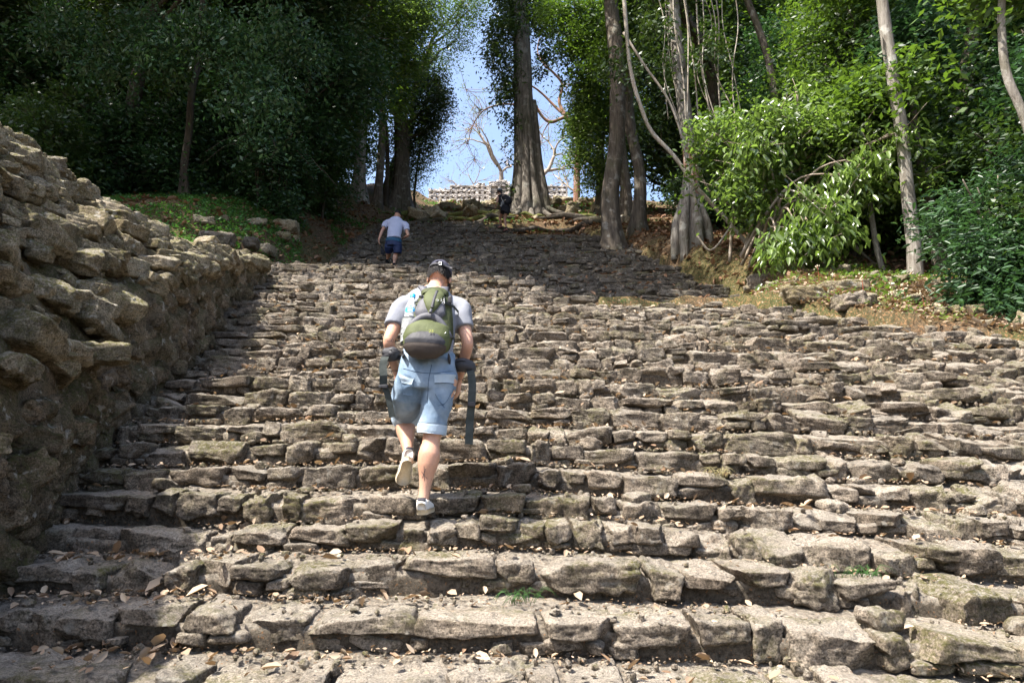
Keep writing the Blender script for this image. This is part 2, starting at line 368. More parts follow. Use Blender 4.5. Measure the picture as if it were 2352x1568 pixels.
# ------------------------------------------------------------------ ruined wall on the left
def wallprofile(d):
    zs = float(plane1(d)); xw = float(xwall(d)); h1 = float(interp(d, (1, .9), (4, .75), (5.2, .7), (6, .78), (7.3, 1.1), (9.8, 1.0), (11, .72), (13.2, .38), (14.5, .05)))
    xc = float(interp(d, (1, -3.8), (3, -4.1), (5, -4.65), (6.5, -5.05), (8, -5.3), (9.8, -5.3), (11.5, -5.3), (13.5, -5.75), (14.5, -6))); zc = float(interp(d, (1, 2.8), (3, 3.5), (3.7, 3.4), (4.5, 2.85), (5, 2.74), (6, 3.0), (8, 3.17), (9.8, 2.93), (11.5, 3.2), (13.5, 3.85), (14.5, 4.15)))
    return xw, zs, h1, xc, zc
wall = thing('ruined_wall', 'mossy rubble retaining wall rising on the left of the steps', 'wall', (-4, 6, 0))
ds = np.arange(1.0, 14.6, .045); nf, nr_, nb = 26, 34, 10; V = []
for d in ds:
    xw, zs, h1, xc, zc = wallprofile(d); pr = []
    for t in np.linspace(0, 1, nf): pr.append((xw-.10*t+.04*math.sin(3*t), zs-.25+(h1+.25)*t))
    x1, z1 = pr[-1]; zc = max(zc, z1+.03)
    for t in np.linspace(0, 1, nr_+1)[1:]: pr.append((x1+(xc-x1)*t, z1+(zc-z1)*(t**.9)))
    for t in np.linspace(0, 1, nb+1)[1:]: pr.append((xc-1.6*t, zc-1.2*t*t-.1*t))
    V += [(x, d, z) for x, z in pr]
V = np.array(V); nv = nf+nr_+nb; pr = np.tile(np.arange(nv), len(ds))
facew = (pr < nf-2); q = V.copy()
# rounded cobbles bulging from the mortar of the face
cell = V*np.array([1, 3.2, 4.2])+fbm(V*2, 2, 40)[:, None]*1.2
i0 = np.floor(cell); best = np.full(len(V), 9.); 
for dy in (-1, 0, 1):
    for dz in (-1, 0, 1):
        cy = i0[:, 1]+dy; cz = i0[:, 2]+dz
        jy = _h(cy.astype(np.int64), cz.astype(np.int64), 0*cy.astype(np.int64), 3); jz = _h(cy.astype(np.int64), cz.astype(np.int64), 0*cy.astype(np.int64)+5, 4)
        best = np.minimum(best, (cell[:, 1]-cy-jy)**2+(cell[:, 2]-cz-jz)**2)
bul = np.clip(.42-best, 0, 1)*.26
dx = (bul+fbm(V*3.2, 3, 41)*.20+fbm(V*13, 3, 42)*.075+fbm(V*40, 1, 43)*.02)
nrm = np.where(facew[:, None], np.array([[1, -.15, 0]]), np.array([[.6, -.35, .7]]))
V = V+nrm*(dx*np.where(facew, 1., .55))[:, None]
wa = Acc(); F = grid_faces(len(ds), nv); wa.add(V, F, 0, .5)
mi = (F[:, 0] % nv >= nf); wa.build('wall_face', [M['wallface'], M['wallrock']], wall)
wr_ = Acc(); rs = np.random.default_rng(5)
for i in range(760):
    d = rs.uniform(1.6, 13.8); t = rs.random(); xw, zs, h1, xc, zc = wallprofile(d); x1, z1 = xw-.1, zs+h1; zc = max(zc, z1)
    x = x1+(xc-x1)*t; z = z1+(zc-z1)*t**.9; s = float(np.clip(rs.lognormal(math.log(.17), .45), .07, .36))
    if math.hypot(x-xc, z-zc) < .25: s *= 1.2
    n = int(np.clip(110*s/(.2*d), 6, 18))
    v, f = stone((x+rs.uniform(.0, .11), d, z+.02), (s*rs.uniform(.9, 1.5), s*rs.uniform(.9, 1.9), s*rs.uniform(.4, .75)), n, rs.uniform(6, 14), rot(rs.normal()*.5, rs.normal()*.16-.08, rs.normal()*.16+.02), 9, .6, int(rs.integers(1e6)), .8*rs.random())
    wr_.add(v, f, 0, np.clip(rs.normal(.55, .25), 0, 1))
fs_ = Acc()
for i in range(420):      # lumps of stone set in the mortar of the steep face
    d = rs.uniform(2.2, 13.6); xw, zs, h1, xc, zc = wallprofile(d); t = rs.random(); s = float(np.clip(rs.lognormal(math.log(.16), .4), .07, .34)); n = int(np.clip(110*s/(.2*d), 5, 15))
    v, f = stone((xw-.10*t+.02+rs.uniform(-.03, .04), d, zs+h1*t), (s*.7, s*rs.uniform(.9, 1.6), s*rs.uniform(.6, 1.)), n, rs.uniform(3.5, 8), rot(rs.normal()*.25-.2, rs.normal()*.5, rs.normal()*.2), 7, 1., int(rs.integers(1e6)), .5); fs_.add(v, f, 0, np.clip(rs.normal(.55, .3), 0, 1))
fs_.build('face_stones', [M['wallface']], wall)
for d in np.arange(3.2, 10.2, .33):       # capping boulders on the crest
    xw, zs, h1, xc, zc = wallprofile(d); s = rs.uniform(.18, .34)
    v, f = stone((xc+rs.normal()*.08, d, zc+.02+rs.normal()*.05), (s*1.2, s*1.6, s*.75), 16, 9, rot(rs.normal()*.5, rs.normal()*.2, rs.normal()*.2), 5, 1.5, int(rs.integers(1e6)), .6); wr_.add(v, f, 0, np.clip(rs.normal(.6, .2), 0, 1))
for d in np.arange(7.0, 14.0, .2):       # row of stones on the lip of the face
    xw, zs, h1, xc, zc = wallprofile(d); s = rs.uniform(.14, .3)
    v, f = stone((xw-.1+rs.normal()*.05, d, zs+h1-.03), (s*1.3, s*1.7, s*.8), 10, 4.5, rot(rs.normal()*.6, rs.normal()*.2, rs.normal()*.2), 5, 1.5, int(rs.integers(1e6)), .3); wr_.add(v, f, 0, np.clip(rs.normal(.5, .2), 0, 1))
wr_.build('rubble', [M['wallrock']], wall)
# ------------------------------------------------------------------ vegetation
SUNV = np.array([-.50, -.25, 1.]); SUNV = SUNV/np.linalg.norm(SUNV)
def leaves(acc, p, L, rs, droop=.35, ratio=.42, m=0, tint=None, flat=.8, fold=.0, hexa=False):
    n = len(p); th = rs.uniform(0, 2*np.pi, n)
    u = np.stack([np.cos(th), np.sin(th), -droop+rs.normal(size=n)*.35], 1); u /= np.linalg.norm(u, axis=1)[:, None]
    nn = np.array([0, 0, 1.])+rs.normal(size=(n, 3))*flat; w = np.cross(nn, u); w /= np.linalg.norm(w, axis=1)[:, None]+1e-9; nr = np.cross(u, w)
    L = (np.ones(n)*L*rs.uniform(.65, 1.3, n))[:, None]; W = L*ratio*.5
    if tint is None: tint = np.clip(rs.normal(.45, .28, n), 0, 1)
    if not hexa:
        v = np.stack([p, p+u*L*.45+w*W, p+u*L, p+u*L*.45-w*W], 1).reshape(-1, 3)
        f = np.arange(n*4).reshape(n, 4); acc.add(v, f, m, np.repeat(tint, 4))
    else:
        d = nr*L*.10; c = np.array([0, 0, -1.])*L*.16*droop
        v = np.stack([p, p+u*L*.28+w*W*.9+d, p+u*L*.66+w*W*.8+d+c, p+u*L+c*2.2, p+u*L*.66-w*W*.8+d+c, p+u*L*.28-w*W*.9+d, p+u*L*.45+c*.5], 1).reshape(-1, 3)
        b = (np.arange(n)*7)[:, None]; f = np.concatenate([b+np.array([[0, 1, 2, 6]]), b+np.array([[6, 2, 3, 3]]), b+np.array([[0, 6, 4, 5]]), b+np.array([[6, 3, 3, 4]])])
        q = np.concatenate([b+np.array([[0, 1, 2, 6]]), b+np.array([[0, 6, 4, 5]])]); t = np.concatenate([b+np.array([[6, 2, 3]]), b+np.array([[6, 3, 4]])])
        k = acc.n; acc.add(v, q, m, np.repeat(tint, 7)); acc.f.append(t+k); acc.m.append(np.full(len(t), m, int))
def crown(acc, blobs, n, L, seed, sp=.32, droop=.35, per=26, ratio=.42, hexa=False, hole=.0, tb=0., shell=.45):
    """leaf clumps spread through ellipsoids: blobs = (centre, radii)"""
    rs = np.random.default_rng(seed); vol = np.array([np.prod(np.asarray(b[1])*np.ones(3))**(2/3) for b in blobs]); vol /= vol.sum()
    for (c, r), q in zip(blobs, vol):
        r = np.asarray(r)*np.ones(3); nc = max(3, int(n*q/per)); d = rs.normal(size=(nc, 3)); d /= np.linalg.norm(d, axis=1)[:, None]
        rad = rs.random(nc)**shell; lump = 1+.45*fbm(d*1.8+seed, 2, seed)*2
        cc = np.asarray(c)+d*(rad*lump)[:, None]*r
        if hole: cc = cc[fbm(cc*.9/max(.5, r.max()*.4), 2, seed+3) > -.12+hole*.3-.2]
        if len(cc) == 0: continue
        k = rs.poisson(per, len(cc)); idx = np.repeat(np.arange(len(cc)), k); ct = np.clip(rs.normal(.45+tb, .2, len(cc)), 0, 1)
        off = rs.normal(size=(len(idx), 3))*sp*np.array([1, 1, .75]); p = cc[idx]+off; p[:, 2] -= .25*(off[:, 0]**2+off[:, 1]**2)/sp
        leaves(acc, p, L, rs, droop, ratio, tint=np.clip(ct[idx]+rs.normal(size=len(idx))*.18, 0, 1), hexa=hexa)
def limb(acc, a, b, r0, r1, seed, wob=.12, n=9, ns=6, sagz=0.):
    rs = np.random.default_rng(seed); a = np.asarray(a, float); b = np.asarray(b, float); t = np.linspace(0, 1, 5)[:, None]; L = np.linalg.norm(b-a)
    p = a+(b-a)*t+rs.normal(size=(5, 3))*wob*L*.35*np.sin(np.pi*t); p[:, 2] += sagz*L*np.sin(np.pi*t[:, 0])
    tube(acc, p, r0+(r1-r0)*t[:, 0], ns, n, bump=.25, bf=4)
    return p
def trunk_path(base, top, seed, wob=.02, n=7):
    rs = np.random.default_rng(seed); base = np.asarray(base, float); top = np.asarray(top, float); t = np.linspace(0, 1, n)[:, None]
    p = base+(top-base)*t+rs.normal(size=(n, 3))*wob*np.linalg.norm(top-base)*np.array([1, 1, 0])*np.sin(np.pi*t); return p
def mktrunk(acc, base, top, r0, r1, seed, flare=1.6, wob=.015, ns=14, n=34, flute=.06, bump=.14):
    p = trunk_path(np.asarray(base)-[0, 0, .5], top, seed, wob); pts, _ = resample(p, np.ones(len(p)), n)
    t = np.linspace(0, 1, n); L = np.linalg.norm(pts[-1]-pts[0]); r = r0+(r1-r0)*t; r = r*(1+(flare-1)*np.exp(-np.clip(t*L-.5, 0, 99)/(r0*2.2)))
    tt, U, W = frames(pts); th = np.linspace(0, 2*np.pi, ns, endpoint=False); fl = np.exp(-np.clip(t*L-.5, 0, 99)/(r0*3.5))
    rr = r[:, None]*(1+(flute+fl*.28)[:, None]*np.sin(th*5+seed)[None, :]+(flute*.5+fl*.12)[:, None]*np.sin(th*3+2.2*seed)[None, :])
    v = (pts[:, None]+rr[..., None]*(np.cos(th)[None, :, None]*U[:, None]+np.sin(th)[None, :, None]*W[:, None])).reshape(-1, 3)
    v = v+(v-np.repeat(pts, ns, 0))*(fbm(v*np.array([5, 5, 1.3]), 3, seed)*bump*2)[:, None]
    acc.add(v, grid_faces(n, ns, True), 0, .5); return pts, r
def gz(x, y): return float(GN(np.array([x]), np.array([y]))[0])
def tree_at(name, label, cat, base, r0, top, r1, bark, blobs, leafm, n, L, seed, group=None, limbs=True, flare=1.6, **kw):
    t = thing(name, label, cat, tuple(base), group); a = Acc(); pts, rr = mktrunk(a, base, top, r0, r1, seed, flare)
    rs = np.random.default_rng(seed+9); a.build('trunk', bark, t)
    if limbs and blobs:
        b = Acc()
        for i, (c, r) in enumerate(blobs):
            c = np.asarray(c, float); hz = c[2]-.5*np.linalg.norm(c[:2]-pts[-1][:2])-.3; j = int(np.clip(np.searchsorted(pts[:, 2], hz), 2, len(pts)-2))
            limb(b, pts[j], c, min(rr[j]*.5, .16), .03, seed+i, n=10)
            if len(blobs) > 3:
                for q in range(2): e = c+rs.normal(size=3)*np.asarray(r)*.5; limb(b, c+(pts[j]-c)*.3, e, .035, .012, seed+i*7+q, n=6, ns=4)
            else: b.build('branch', bark, t); b = Acc()
        if b.n: b.build('branches', bark, t)
    if blobs:
        c_ = Acc(); crown(c_, blobs, n, L, seed, **kw); c_.build('crown', leafm, t)
    return t
def dup(root, loc, rz, s, label=None, group=None):
    r = root.copy(); C.objects.link(r); r.location = loc; r.rotation_euler = (0, 0, rz); r.scale = (s, s, s*random.uniform(.92, 1.1))
    if label: r['label'] = label
    if group: r['group'] = group
    for ch in list(root.children):
        c = ch.copy(); C.objects.link(c); c.parent = r
    return r
# ---- named trunks and crowns read off the photograph
def B(vx, vy, d, rpx, sq=(1, 1, 1)):
    r = rpx/1568*d*1.02; return (P(vx, vy, d), np.array(sq)*r)
def base_at(vx, d): 
    a = (vx-1176)/1568.0; x = a*d/.96; return np.array([x, d, gz(x, d)])
# central strangler fig
fb = base_at(1212, 31.5); fig = thing('strangler_fig', 'massive grey fluted tree standing at the head of the stairs in the middle', 'tree', tuple(fb))
a = Acc(); rs = np.random.default_rng(3)
for i in range(15):
    an = i/15*2*np.pi+rs.normal()*.12; r = .33+.09*rs.random(); rad = .15+.06*rs.random(); pts = []
    for z in (-.6, 0, .8, 2., 3.4, 6, 9, 12.5, 16.5):
        k = 1+1.25*math.exp(-max(z, 0)/1.7); an2 = an+.10*math.sin(z*.5+i)
        pts.append(fb+np.array([math.cos(an2)*r*k*(1-.028*z)-.028*z, math.sin(an2)*r*k*(1-.028*z), z]))
    tube(a, pts, [rad*1.5, rad*1.4, rad*1.1, rad, rad, rad*.95, rad*.9, rad*.8, rad*.7], 9, 40, bump=.4, bf=2.2, seed=i)
for i in range(6): tube(a, [fb+[0, 0, 1.5], fb+[-.1, 0, 6], fb+[-.3, 0, 12], fb+[-.45, 0, 17]], [.48, .34, .28, .24], 12, 20, bump=.2, seed=i) if i == 0 else None
# the leaning buttress on the right with an opening beside it
tube(a, [fb+[.95, -.2, -.4], fb+[.85, -.2, .5], fb+[.62, -.15, 2.2], fb+[.42, 0, 4.2], fb+[.3, 0, 6]], [.32, .27, .21, .2, .18], 10, 24, bump=.35, bf=2.5, seed=9)
for i, (dx, dy) in enumerate([(-1.6, -1.2), (-.9, -1.9), (.3, -2.2), (1.5, -1.6), (2.3, -.8), (-2.0, -.3)]):
    e = fb+np.array([dx, dy, 0]); e[2] = gz(e[0], e[1])-.1; m_ = fb*.5+e*.5; m_[2] += .28
    tube(a, [fb+[dx*.18, dy*.18, .7], m_, e], [.2, .15, .06], 7, 14, bump=.4, bf=4, seed=20+i)
a.build('trunk', M['fig'], fig)
iv = Acc(); ib = [B(1160, 60, 31, 46), B(1190, 20, 31.6, 60), B(1150, 130, 31, 42), B(1170, 190, 31.4, 36), B(1152, 215, 31, 26), B(1176, 270, 31.2, 20), B(1172, 320, 31.2, 14), B(1172, 365, 31.2, 9), B(1245, 50, 31.6, 44), B(1255, 125, 31.8, 26), B(1240, 165, 31.8, 16), B(1168, 430, 31, 8), B(1212, -60, 32, 110), B(1135, 85, 31.5, 24)]
crown(iv, ib, 21000, .19, 12, sp=.25, droop=.6, hole=.25); iv.build('ivy', M['ivy'], fig)
# bare red limbed tree behind it
def bare(name, label, base, r0, L0, seed, mats, spread=.6, depth=6, lean=(0, 0, 0), cat='tree', leafn=0, nroot=1):
    rs = np.random.default_rng(seed); t = thing(name, label, cat, tuple(base)); a = Acc(); tips = []
    def grow(p, d, r, L, k):
        n = 5; pts = [p]; q = p.copy(); dd = d.copy()
        for i in range(n):
            dd = dd+rs.normal(size=3)*.17; dd[2] += .03; dd /= np.linalg.norm(dd); q = q+dd*L/n; pts.append(q.copy())
        tube(a, pts, np.linspace(r, r*.66, n+1), 7 if k in (0, 1, 5) else (5 if k < 4 else 3), None if k > 2 else 12, bump=.15 if k < 3 else 0)
        if k >= depth: tips.append(q); return
        for j in range(2+(rs.random() < .55)+(k == 0)):
            e = rs.normal(size=3); e -= dd*(e@dd); e /= np.linalg.norm(e); s = spread*rs.uniform(.5, 1.35); nd = dd*math.cos(s)+e*math.sin(s); grow(q.copy(), nd, r*.66*rs.uniform(.6, .95), L*rs.uniform(.62, .86), k+1)
    grow(np.asarray(base, float)-[0, 0, .4], np.array([0, 0, 1.])+lean, r0, L0, 0)
    a.build('trunk', mats, t)
    if leafn:
        c = Acc(); tp = np.array(tips); idx = rs.integers(0, len(tp), leafn); leaves(c, tp[idx]+rs.normal(size=(leafn, 3))*.3, .13, rs, .5, m=0); c.build('crown', M['leaf_bright'], t)
    return t
bare('bare_tree', 'bare branched tree with tufts rising behind left half of pale ruin', P(1155, 470, 78), .38, 4.3, 4, M['twig'], .62, 6)
bare('bare_tree', 'bare tree with sparse yellowish leaves rising behind right half of ruin', P(1255, 470, 76), .42, 4.6, 11, M['twig'], .66, 6, leafn=900)
bare('bare_tree', 'small leafless tree behind the far left end of the ruin', P(1085, 480, 84), .2, 2.8, 23, M['twig'], .55, 5)
bare('bare_tree', 'leafless tree beyond the right corner of the ruin', P(1330, 480, 80), .3, 3.2, 31, M['twig'], .6, 5, leafn=500)
t = thing('red_barked_tree', 'orange barked tree with crooked limbs showing behind the central grey trunk', 'tree', tuple(base_at(1325, 42))); a = Acc(); b0 = base_at(1325, 42)
tube(a, [b0-[0, 0, .5], P(1325, 400, 42), P(1322, 300, 42), P(1300, 268, 41.5)], [.24, .22, .18, .15], 10, 24, bump=.2)
for pl, r0, r1 in [([(1300, 268), (1285, 235), (1290, 190), (1272, 168), (1250, 150)], .2, .1), ([(1300, 268), (1270, 240), (1245, 215), (1225, 200), (1180, 190), (1140, 210)], .17, .05), ([(1300, 268), (1262, 280), (1240, 260), (1225, 235), (1190, 240), (1150, 240), (1110, 255), (1085, 290), (1075, 330)], .19, .035),
                   ([(1262, 280), (1250, 300), (1240, 330)], .08, .02), ([(1110, 255), (1095, 225), (1070, 205)], .05, .015), ([(1085, 290), (1070, 310), (1080, 350), (1090, 365)], .04, .012), ([(1250, 150), (1235, 120), (1240, 80)], .09, .04)]:
    tube(a, [P(x, y, 41.5+.3*math.sin(i)) for i, (x, y) in enumerate(pl)], np.linspace(r0*.62, r1*.6, len(pl)), 7, len(pl)*6, bump=.3, bf=3)
rs = np.random.default_rng(8); tips = []
for q in [(1075, 330), (1070, 205), (1090, 365), (1140, 210), (1100, 250), (1120, 250), (1180, 190), (1240, 330), (1250, 150), (1288, 200), (1235, 250), (1085, 290)]:
    for j in range(9):
        s = P(q[0], q[1], 41.5); e = s+rs.normal(size=3)*np.array([.75, .5, .6])+[0, 0, -.15]; mm = (s+e)/2+rs.normal(size=3)*.15; tube(a, [s, mm, e], [.022, .015, .008], 3, 6); tips.append(e); tips.append(mm)
a.build('trunk', M['bark_red'], t); c = Acc(); tp = np.array(tips); idx = rs.integers(0, len(tp), 1500); leaves(c, tp[idx]+rs.normal(size=(1500, 3))*.16, .10, rs, .6); c.build('crown', M['leaf_bright'], t)
# left of the gap
b1 = base_at(915, 34)
tree_at('forest_tree', 'thick trunked leafy tree on left edge of the sky gap', 'tree', b1, .42, P(935, -80, 35), .3, M['bark'],
        [B(955, 235, 34, 66), B(1005, 235, 34, 38), B(990, 290, 34.5, 42), B(945, 330, 35, 60), B(1000, 190, 35, 34), B(925, 170, 34, 60)], M['leaf_dark'], 26000, .16, 41, hole=.35, tb=-.1, flare=1.9)
tree_at('forest_tree', 'sunlit yellow green tree leaning over the left edge of the sky gap', 'tree', base_at(860, 31), .2, P(905, -60, 31), .12, M['bark'],
        [B(925, 60, 30, 70), B(955, 130, 30, 48), B(895, 160, 30.5, 60), B(915, 230, 31, 36), B(960, 30, 30, 60), B(870, 60, 30, 60)], M['leaf_bright'], 26000, .15, 42, hole=.35, tb=.1)
tree_at('forest_tree', 'airy light tree arching across the top of the sky gap', 'tree', base_at(880, 37), .25, P(990, 100, 37), .14, M['bark'],
        [B(1020, 40, 36, 60), B(1050, 90, 36, 42), B(1075, 25, 36, 55), B(1010, 130, 37, 46), B(1090, -20, 36, 70), B(985, 190, 37, 40)], M['leaf_mid'], 12500, .14, 43, hole=.5, sp=.4)
tree_at('forest_tree', 'fine leaved sunlit sapling below the left edge of the gap', 'tree', base_at(945, 36), .08, P(965, 330, 36), .04, M['bark'],
        [B(965, 385, 36, 30), B(985, 345, 36, 26), B(950, 420, 36, 24), B(935, 400, 36.5, 30)], M['leaf_bright'], 3800, .12, 44, hole=.3, sp=.3)
# right of the gap
tree_at('forest_tree', 'bright yellow green tree on right edge of the sky gap', 'tree', base_at(1378, 30), .22, P(1370, 60, 30), .12, M['bark'],
        [B(1334, 235, 29, 34), B(1345, 290, 29, 42), B(1345, 350, 29, 40), B(1375, 250, 29.5, 58), B(1355, 190, 29.5, 40), B(1368, 400, 29.5, 34), B(1322, 290, 29.5, 20)], M['leaf_bright'], 23000, .14, 45, hole=.35, tb=.1)
tree_at('forest_tree', 'dark leafy tree hanging over the upper right of the sky gap', 'tree', base_at(1440, 29), .25, P(1400, -40, 29), .14, M['bark'],
        [B(1290, 30, 28, 50), B(1330, 90, 28, 56), B(1305, 110, 28.5, 28), B(1370, 150, 28, 60), B(1400, 60, 28.5, 70), B(1255, 10, 29, 38), B(1440, 250, 28.5, 50), B(1345, 20, 28, 60)], M['leaf_mid'], 26000, .14, 46, hole=.4)
# the two straight trunks beside the upper flight
for i, (vx, d, w, tx, lab) in enumerate([(1412, 21.2, .30, 1408, 'tall straight dark trunk at right side of the upper flight, nearer of a pair'), (1462, 22.5, .21, 1452, 'slimmer straight trunk standing right behind its thicker neighbour')]):
    bb = base_at(vx, d); top = P(tx, -260, d+.3)
    tree_at('tall_tree', lab, 'tree', bb, w, top, w*.72, M['bark'], [B(1420+40*i, -150, d, 150), B(1380, -200, d, 120), B(1500, -180, d+1, 110)] if i == 0 else [B(1480, -120, d, 110), B(1410, 130, d, 40), B(1440, 60, d, 50)], M['leaf_mid'], 16000, .16, 50+i, flare=1.55, limbs=True, hole=.2)
# pale buttressed trunk with red bark and its lianas
bb = base_at(1590, 18.6); t = thing('buttressed_tree', 'pale blotched tree with red patch and spread buttresses beside the stairs', 'tree', tuple(bb)); a = Acc()
tp_ = [bb-[0, 0, .5], bb, P(1592, 470, 18.6), P(1586, 380, 18.6), P(1572, 250, 18.6), P(1556, 120, 18.6), P(1545, 0, 18.7), P(1540, -250, 18.8)]
pr_ = [.40, .36, .25, .215, .20, .19, .17, .14]; pts, rad = resample(tp_, pr_, 60)
n_ = 16; tube(a, pts, rad, n_, None, bump=.25, bf=3, flute=.05)
Fm = a.m[0]; vz = a.v[0][:, 2]; fz = vz[a.f[0][:, 0]]; zr0, zr1 = P(1588, 455, 18.6)[2], P(1586, 362, 18.6)[2]
Fm[(fz > zr0) & (fz < zr1+.3*np.sin(np.arange(len(fz))))] = 1
for dx, dy in [(-.42, -.5), (.1, -.62), (.5, -.35), (-.6, .1), (.55, .2)]:
    e = bb+np.array([dx*.8, dy*.8, 0]); e[2] = gz(e[0], e[1])-.15
    tube(a, [bb+[dx*.1, dy*.1, 2.4], bb+[dx*.35, dy*.35, 1.2], bb+[dx*.7, dy*.7, .45], e], [.05, .10, .14, .13], 9, 18, bump=.5, bf=4)
a.build('trunk', [M['bark_pale'], M['bark_red']], t)
c = Acc(); crown(c, [B(1490, 150, 18, 38), B(1500, 40, 18, 45), B(1505, 260, 18, 22), B(1525, 330, 18, 22), B(1440, 130, 18.5, 30), B(1620, 110, 18, 40), B(1560, -120, 18.5, 140), B(1395, 145, 18.5, 22)], 7000, .17, 61, sp=.3, droop=.7, hole=.35); c.build('crown', M['ivy'], t)
def liana(label, pl, d, r, leafn=0, seed=0, group=None):
    rs = np.random.default_rng(seed); a = Acc(); pts = [P(x, y, (d[i] if isinstance(d, list) else d)+.05*rs.normal()) for i, (x, y) in enumerate(pl)]
    tube(a, pts, r if isinstance(r, list) else r, 6, len(pl)*7, bump=.35, bf=6, seed=seed)
    if leafn:
        q, _ = resample(pts, np.ones(len(pts)), 50); idx = rs.integers(0, 50, leafn); leaves(a, q[idx]+rs.normal(size=(leafn, 3))*.09, .13, rs, .6, m=1)
    o = a.build('liana', [M['liana'], M['ivy']]); return tag(o, label, 'vine', group)
liana('long thick liana crossing diagonally in front of the pale buttressed trunk', [(1430, -60), (1438, 60), (1450, 170), (1470, 240), (1495, 300), (1545, 355), (1600, 430), (1655, 490), (1720, 565)], 17.2, .055, 60, 1)
liana('straight pale liana slanting from the thick liana down to the pale trunk', [(1432, 75), (1480, 150), (1535, 230), (1562, 300), (1580, 380), (1600, 470)], 17.5, .035, 20, 2)
liana('thin looping liana hanging off the buttress down to the leaf litter', [(1600, 380), (1640, 450), (1690, 480), (1665, 540), (1630, 575), (1600, 540)], 17.0, .03, 0, 3)
for i in range(13):
    rs = np.random.default_rng(70+i); x = 1520+i*13+rs.normal()*6
    liana('thin pale hanging liana in the tangle around the pale blotched trunk', [(x-15+rs.normal()*10, -60), (x+rs.normal()*8, 60), (x+10+rs.normal()*14, 160), (x+20+rs.normal()*18, 240+rs.uniform(0, 110))], 17.6+rs.random(), .012+.012*rs.random(), 12, 80+i, 'thin lianas hanging round the pale trunk')
# right hand trunks
a_ = [('curving pale trunk with lichen blotches rising from the right forest floor', [(2102, 655), (2098, 560), (2088, 470), (2070, 300), (2050, 170), (2028, 20), (2010, -200)], 13.2, [.17, .135, .13, .13, .125, .12, .1], 'bark_pale'),
      ('thin crooked pale trunk left of the curving pale trunk', [(2032, 632), (2012, 560), (2000, 480), (1985, 380), (1990, 250)], 14.3, [.07, .06, .055, .05, .04], 'bark_pale'),
      ('dark leaning trunk just right of the curving pale trunk', [(2165, 655), (2150, 560), (2125, 430), (2100, 300), (2090, 100)], 13.8, [.15, .13, .12, .1, .09], 'bark'),
      ('pale bare sapling crossing the top right corner', [(2400, 420), (2345, 250), (2315, 180), (2300, 60), (2308, -80)], 9.5, [.075, .065, .06, .055, .05], 'bark_pale'),
      ('slender leaning stem between the shrub and the curving pale trunk', [(2030, 640), (1960, 560), (1900, 480), (1880, 380)], 15., [.04, .035, .03, .03], 'bark'),
      ('thin brown trunk high behind the sunlit shrub', [(1800, 560), (1790, 300), (1760, 120), (1700, -40)], 19., [.13, .12, .11, .1], 'bark'),
      ('mossy dark trunk deep in the trees near top right corner', [(2200, 640), (2190, 400), (2215, 200), (2255, -50)], 16., [.22, .2, .18, .16], 'bark')]
for i, (lab, pl, d, r, bm) in enumerate(a_):
    pts = [P(x, y, d) for x, y in pl]; pts[0][2] = gz(pts[0][0], d)-.2; t = thing('slender_tree', lab, 'tree', tuple(pts[0])); a = Acc(); tube(a, pts, r, 11, 40, bump=.22, bf=5, seed=i); a.build('trunk', M[bm], t)
    c = Acc(); x, y = pl[-1]; crown(c, [B(x+20, min(y, -60)-40, d, 100)] if y < 50 else [B(x, y-30, d, 55)], 5000, .16, 130+i, hole=.3); c.build('crown', M['leaf_mid' if i % 2 else 'leaf_blue'], t)
# left trunks
for i, (vx, d, w, tx, bm, lab) in enumerate([(815, 29.5, .25, 822, 'bark_pale', 'pale grey trunk half hidden left of the thick one near the gap'), (882, 33, .11, 890, 'bark_dark', 'thin dark trunk close beside the thick trunk near the gap'), (385, 21, .17, 400, 'bark_dark', 'dark trunk deep in the left forest above the ruined wall'), (640, 24, .22, 650, 'bark_dark', 'dark trunk in the shadow above the middle of the left bank')]):
    bb = base_at(vx, d); tree_at('forest_tree', lab, 'tree', bb, w, P(tx, -80, d), w*.7, M[bm], [B(tx-40, 40, d, 120), B(tx+30, -30, d, 100)], M['leaf_dark'], 9000, .17, 150+i, hole=.2)
b1 = base_at(420, 19)
tree_at('forest_tree', 'blue green tree with drooping leafy boughs before the dark left forest', 'tree', b1, .12, P(470, -60, 18.5), .08, M['bark_dark'],
        [B(480, 70, 16.5, 70), B(545, 110, 16.3, 60), B(590, 170, 16.2, 48), B(560, 225, 16.2, 40), B(620, 240, 16.1, 34), B(590, 290, 16, 26), B(640, 60, 16.5, 60), B(700, 120, 16.8, 40), B(380, 130, 16.8, 55), B(330, 60, 17, 70), B(250, 150, 17, 55), B(150, 60, 17, 60)], M['leaf_blue'], 15000, .15, 47, hole=.5, sp=.32, tb=.25, droop=.8, limbs=False)
# ---- sunlit shrub with drooping leaves on the right
sb = base_at(1790, 14.8); t = thing('large_shrub', 'large sunlit shrub with drooping bright green leaves right of the stairs', 'shrub', tuple(sb))
sh = [(1720, 300, 14, 70), (1790, 270, 14, 70), (1870, 290, 14, 75), (1960, 310, 14, 70), (2050, 340, 13.7, 70), (1690, 380, 14, 50), (1710, 450, 14.2, 50), (1650, 310, 14.3, 30), (1780, 380, 14.6, 70), (1900, 360, 14.6, 70), (2110, 400, 13.5, 50), (1830, 210, 14.6, 40), (2020, 420, 13.8, 50)]
sh2 = [(1900, 480, 13.2, 42), (1830, 520, 13.2, 46), (1950, 400, 13.3, 40), (1790, 560, 13.3, 42), (1870, 560, 13.2, 46), (2070, 300, 13.2, 40), (2000, 360, 13.2, 36), (1740, 340, 13.6, 42), (1850, 450, 13.2, 30), (1930, 520, 13.2, 40)]
a = Acc(); rs = np.random.default_rng(19)
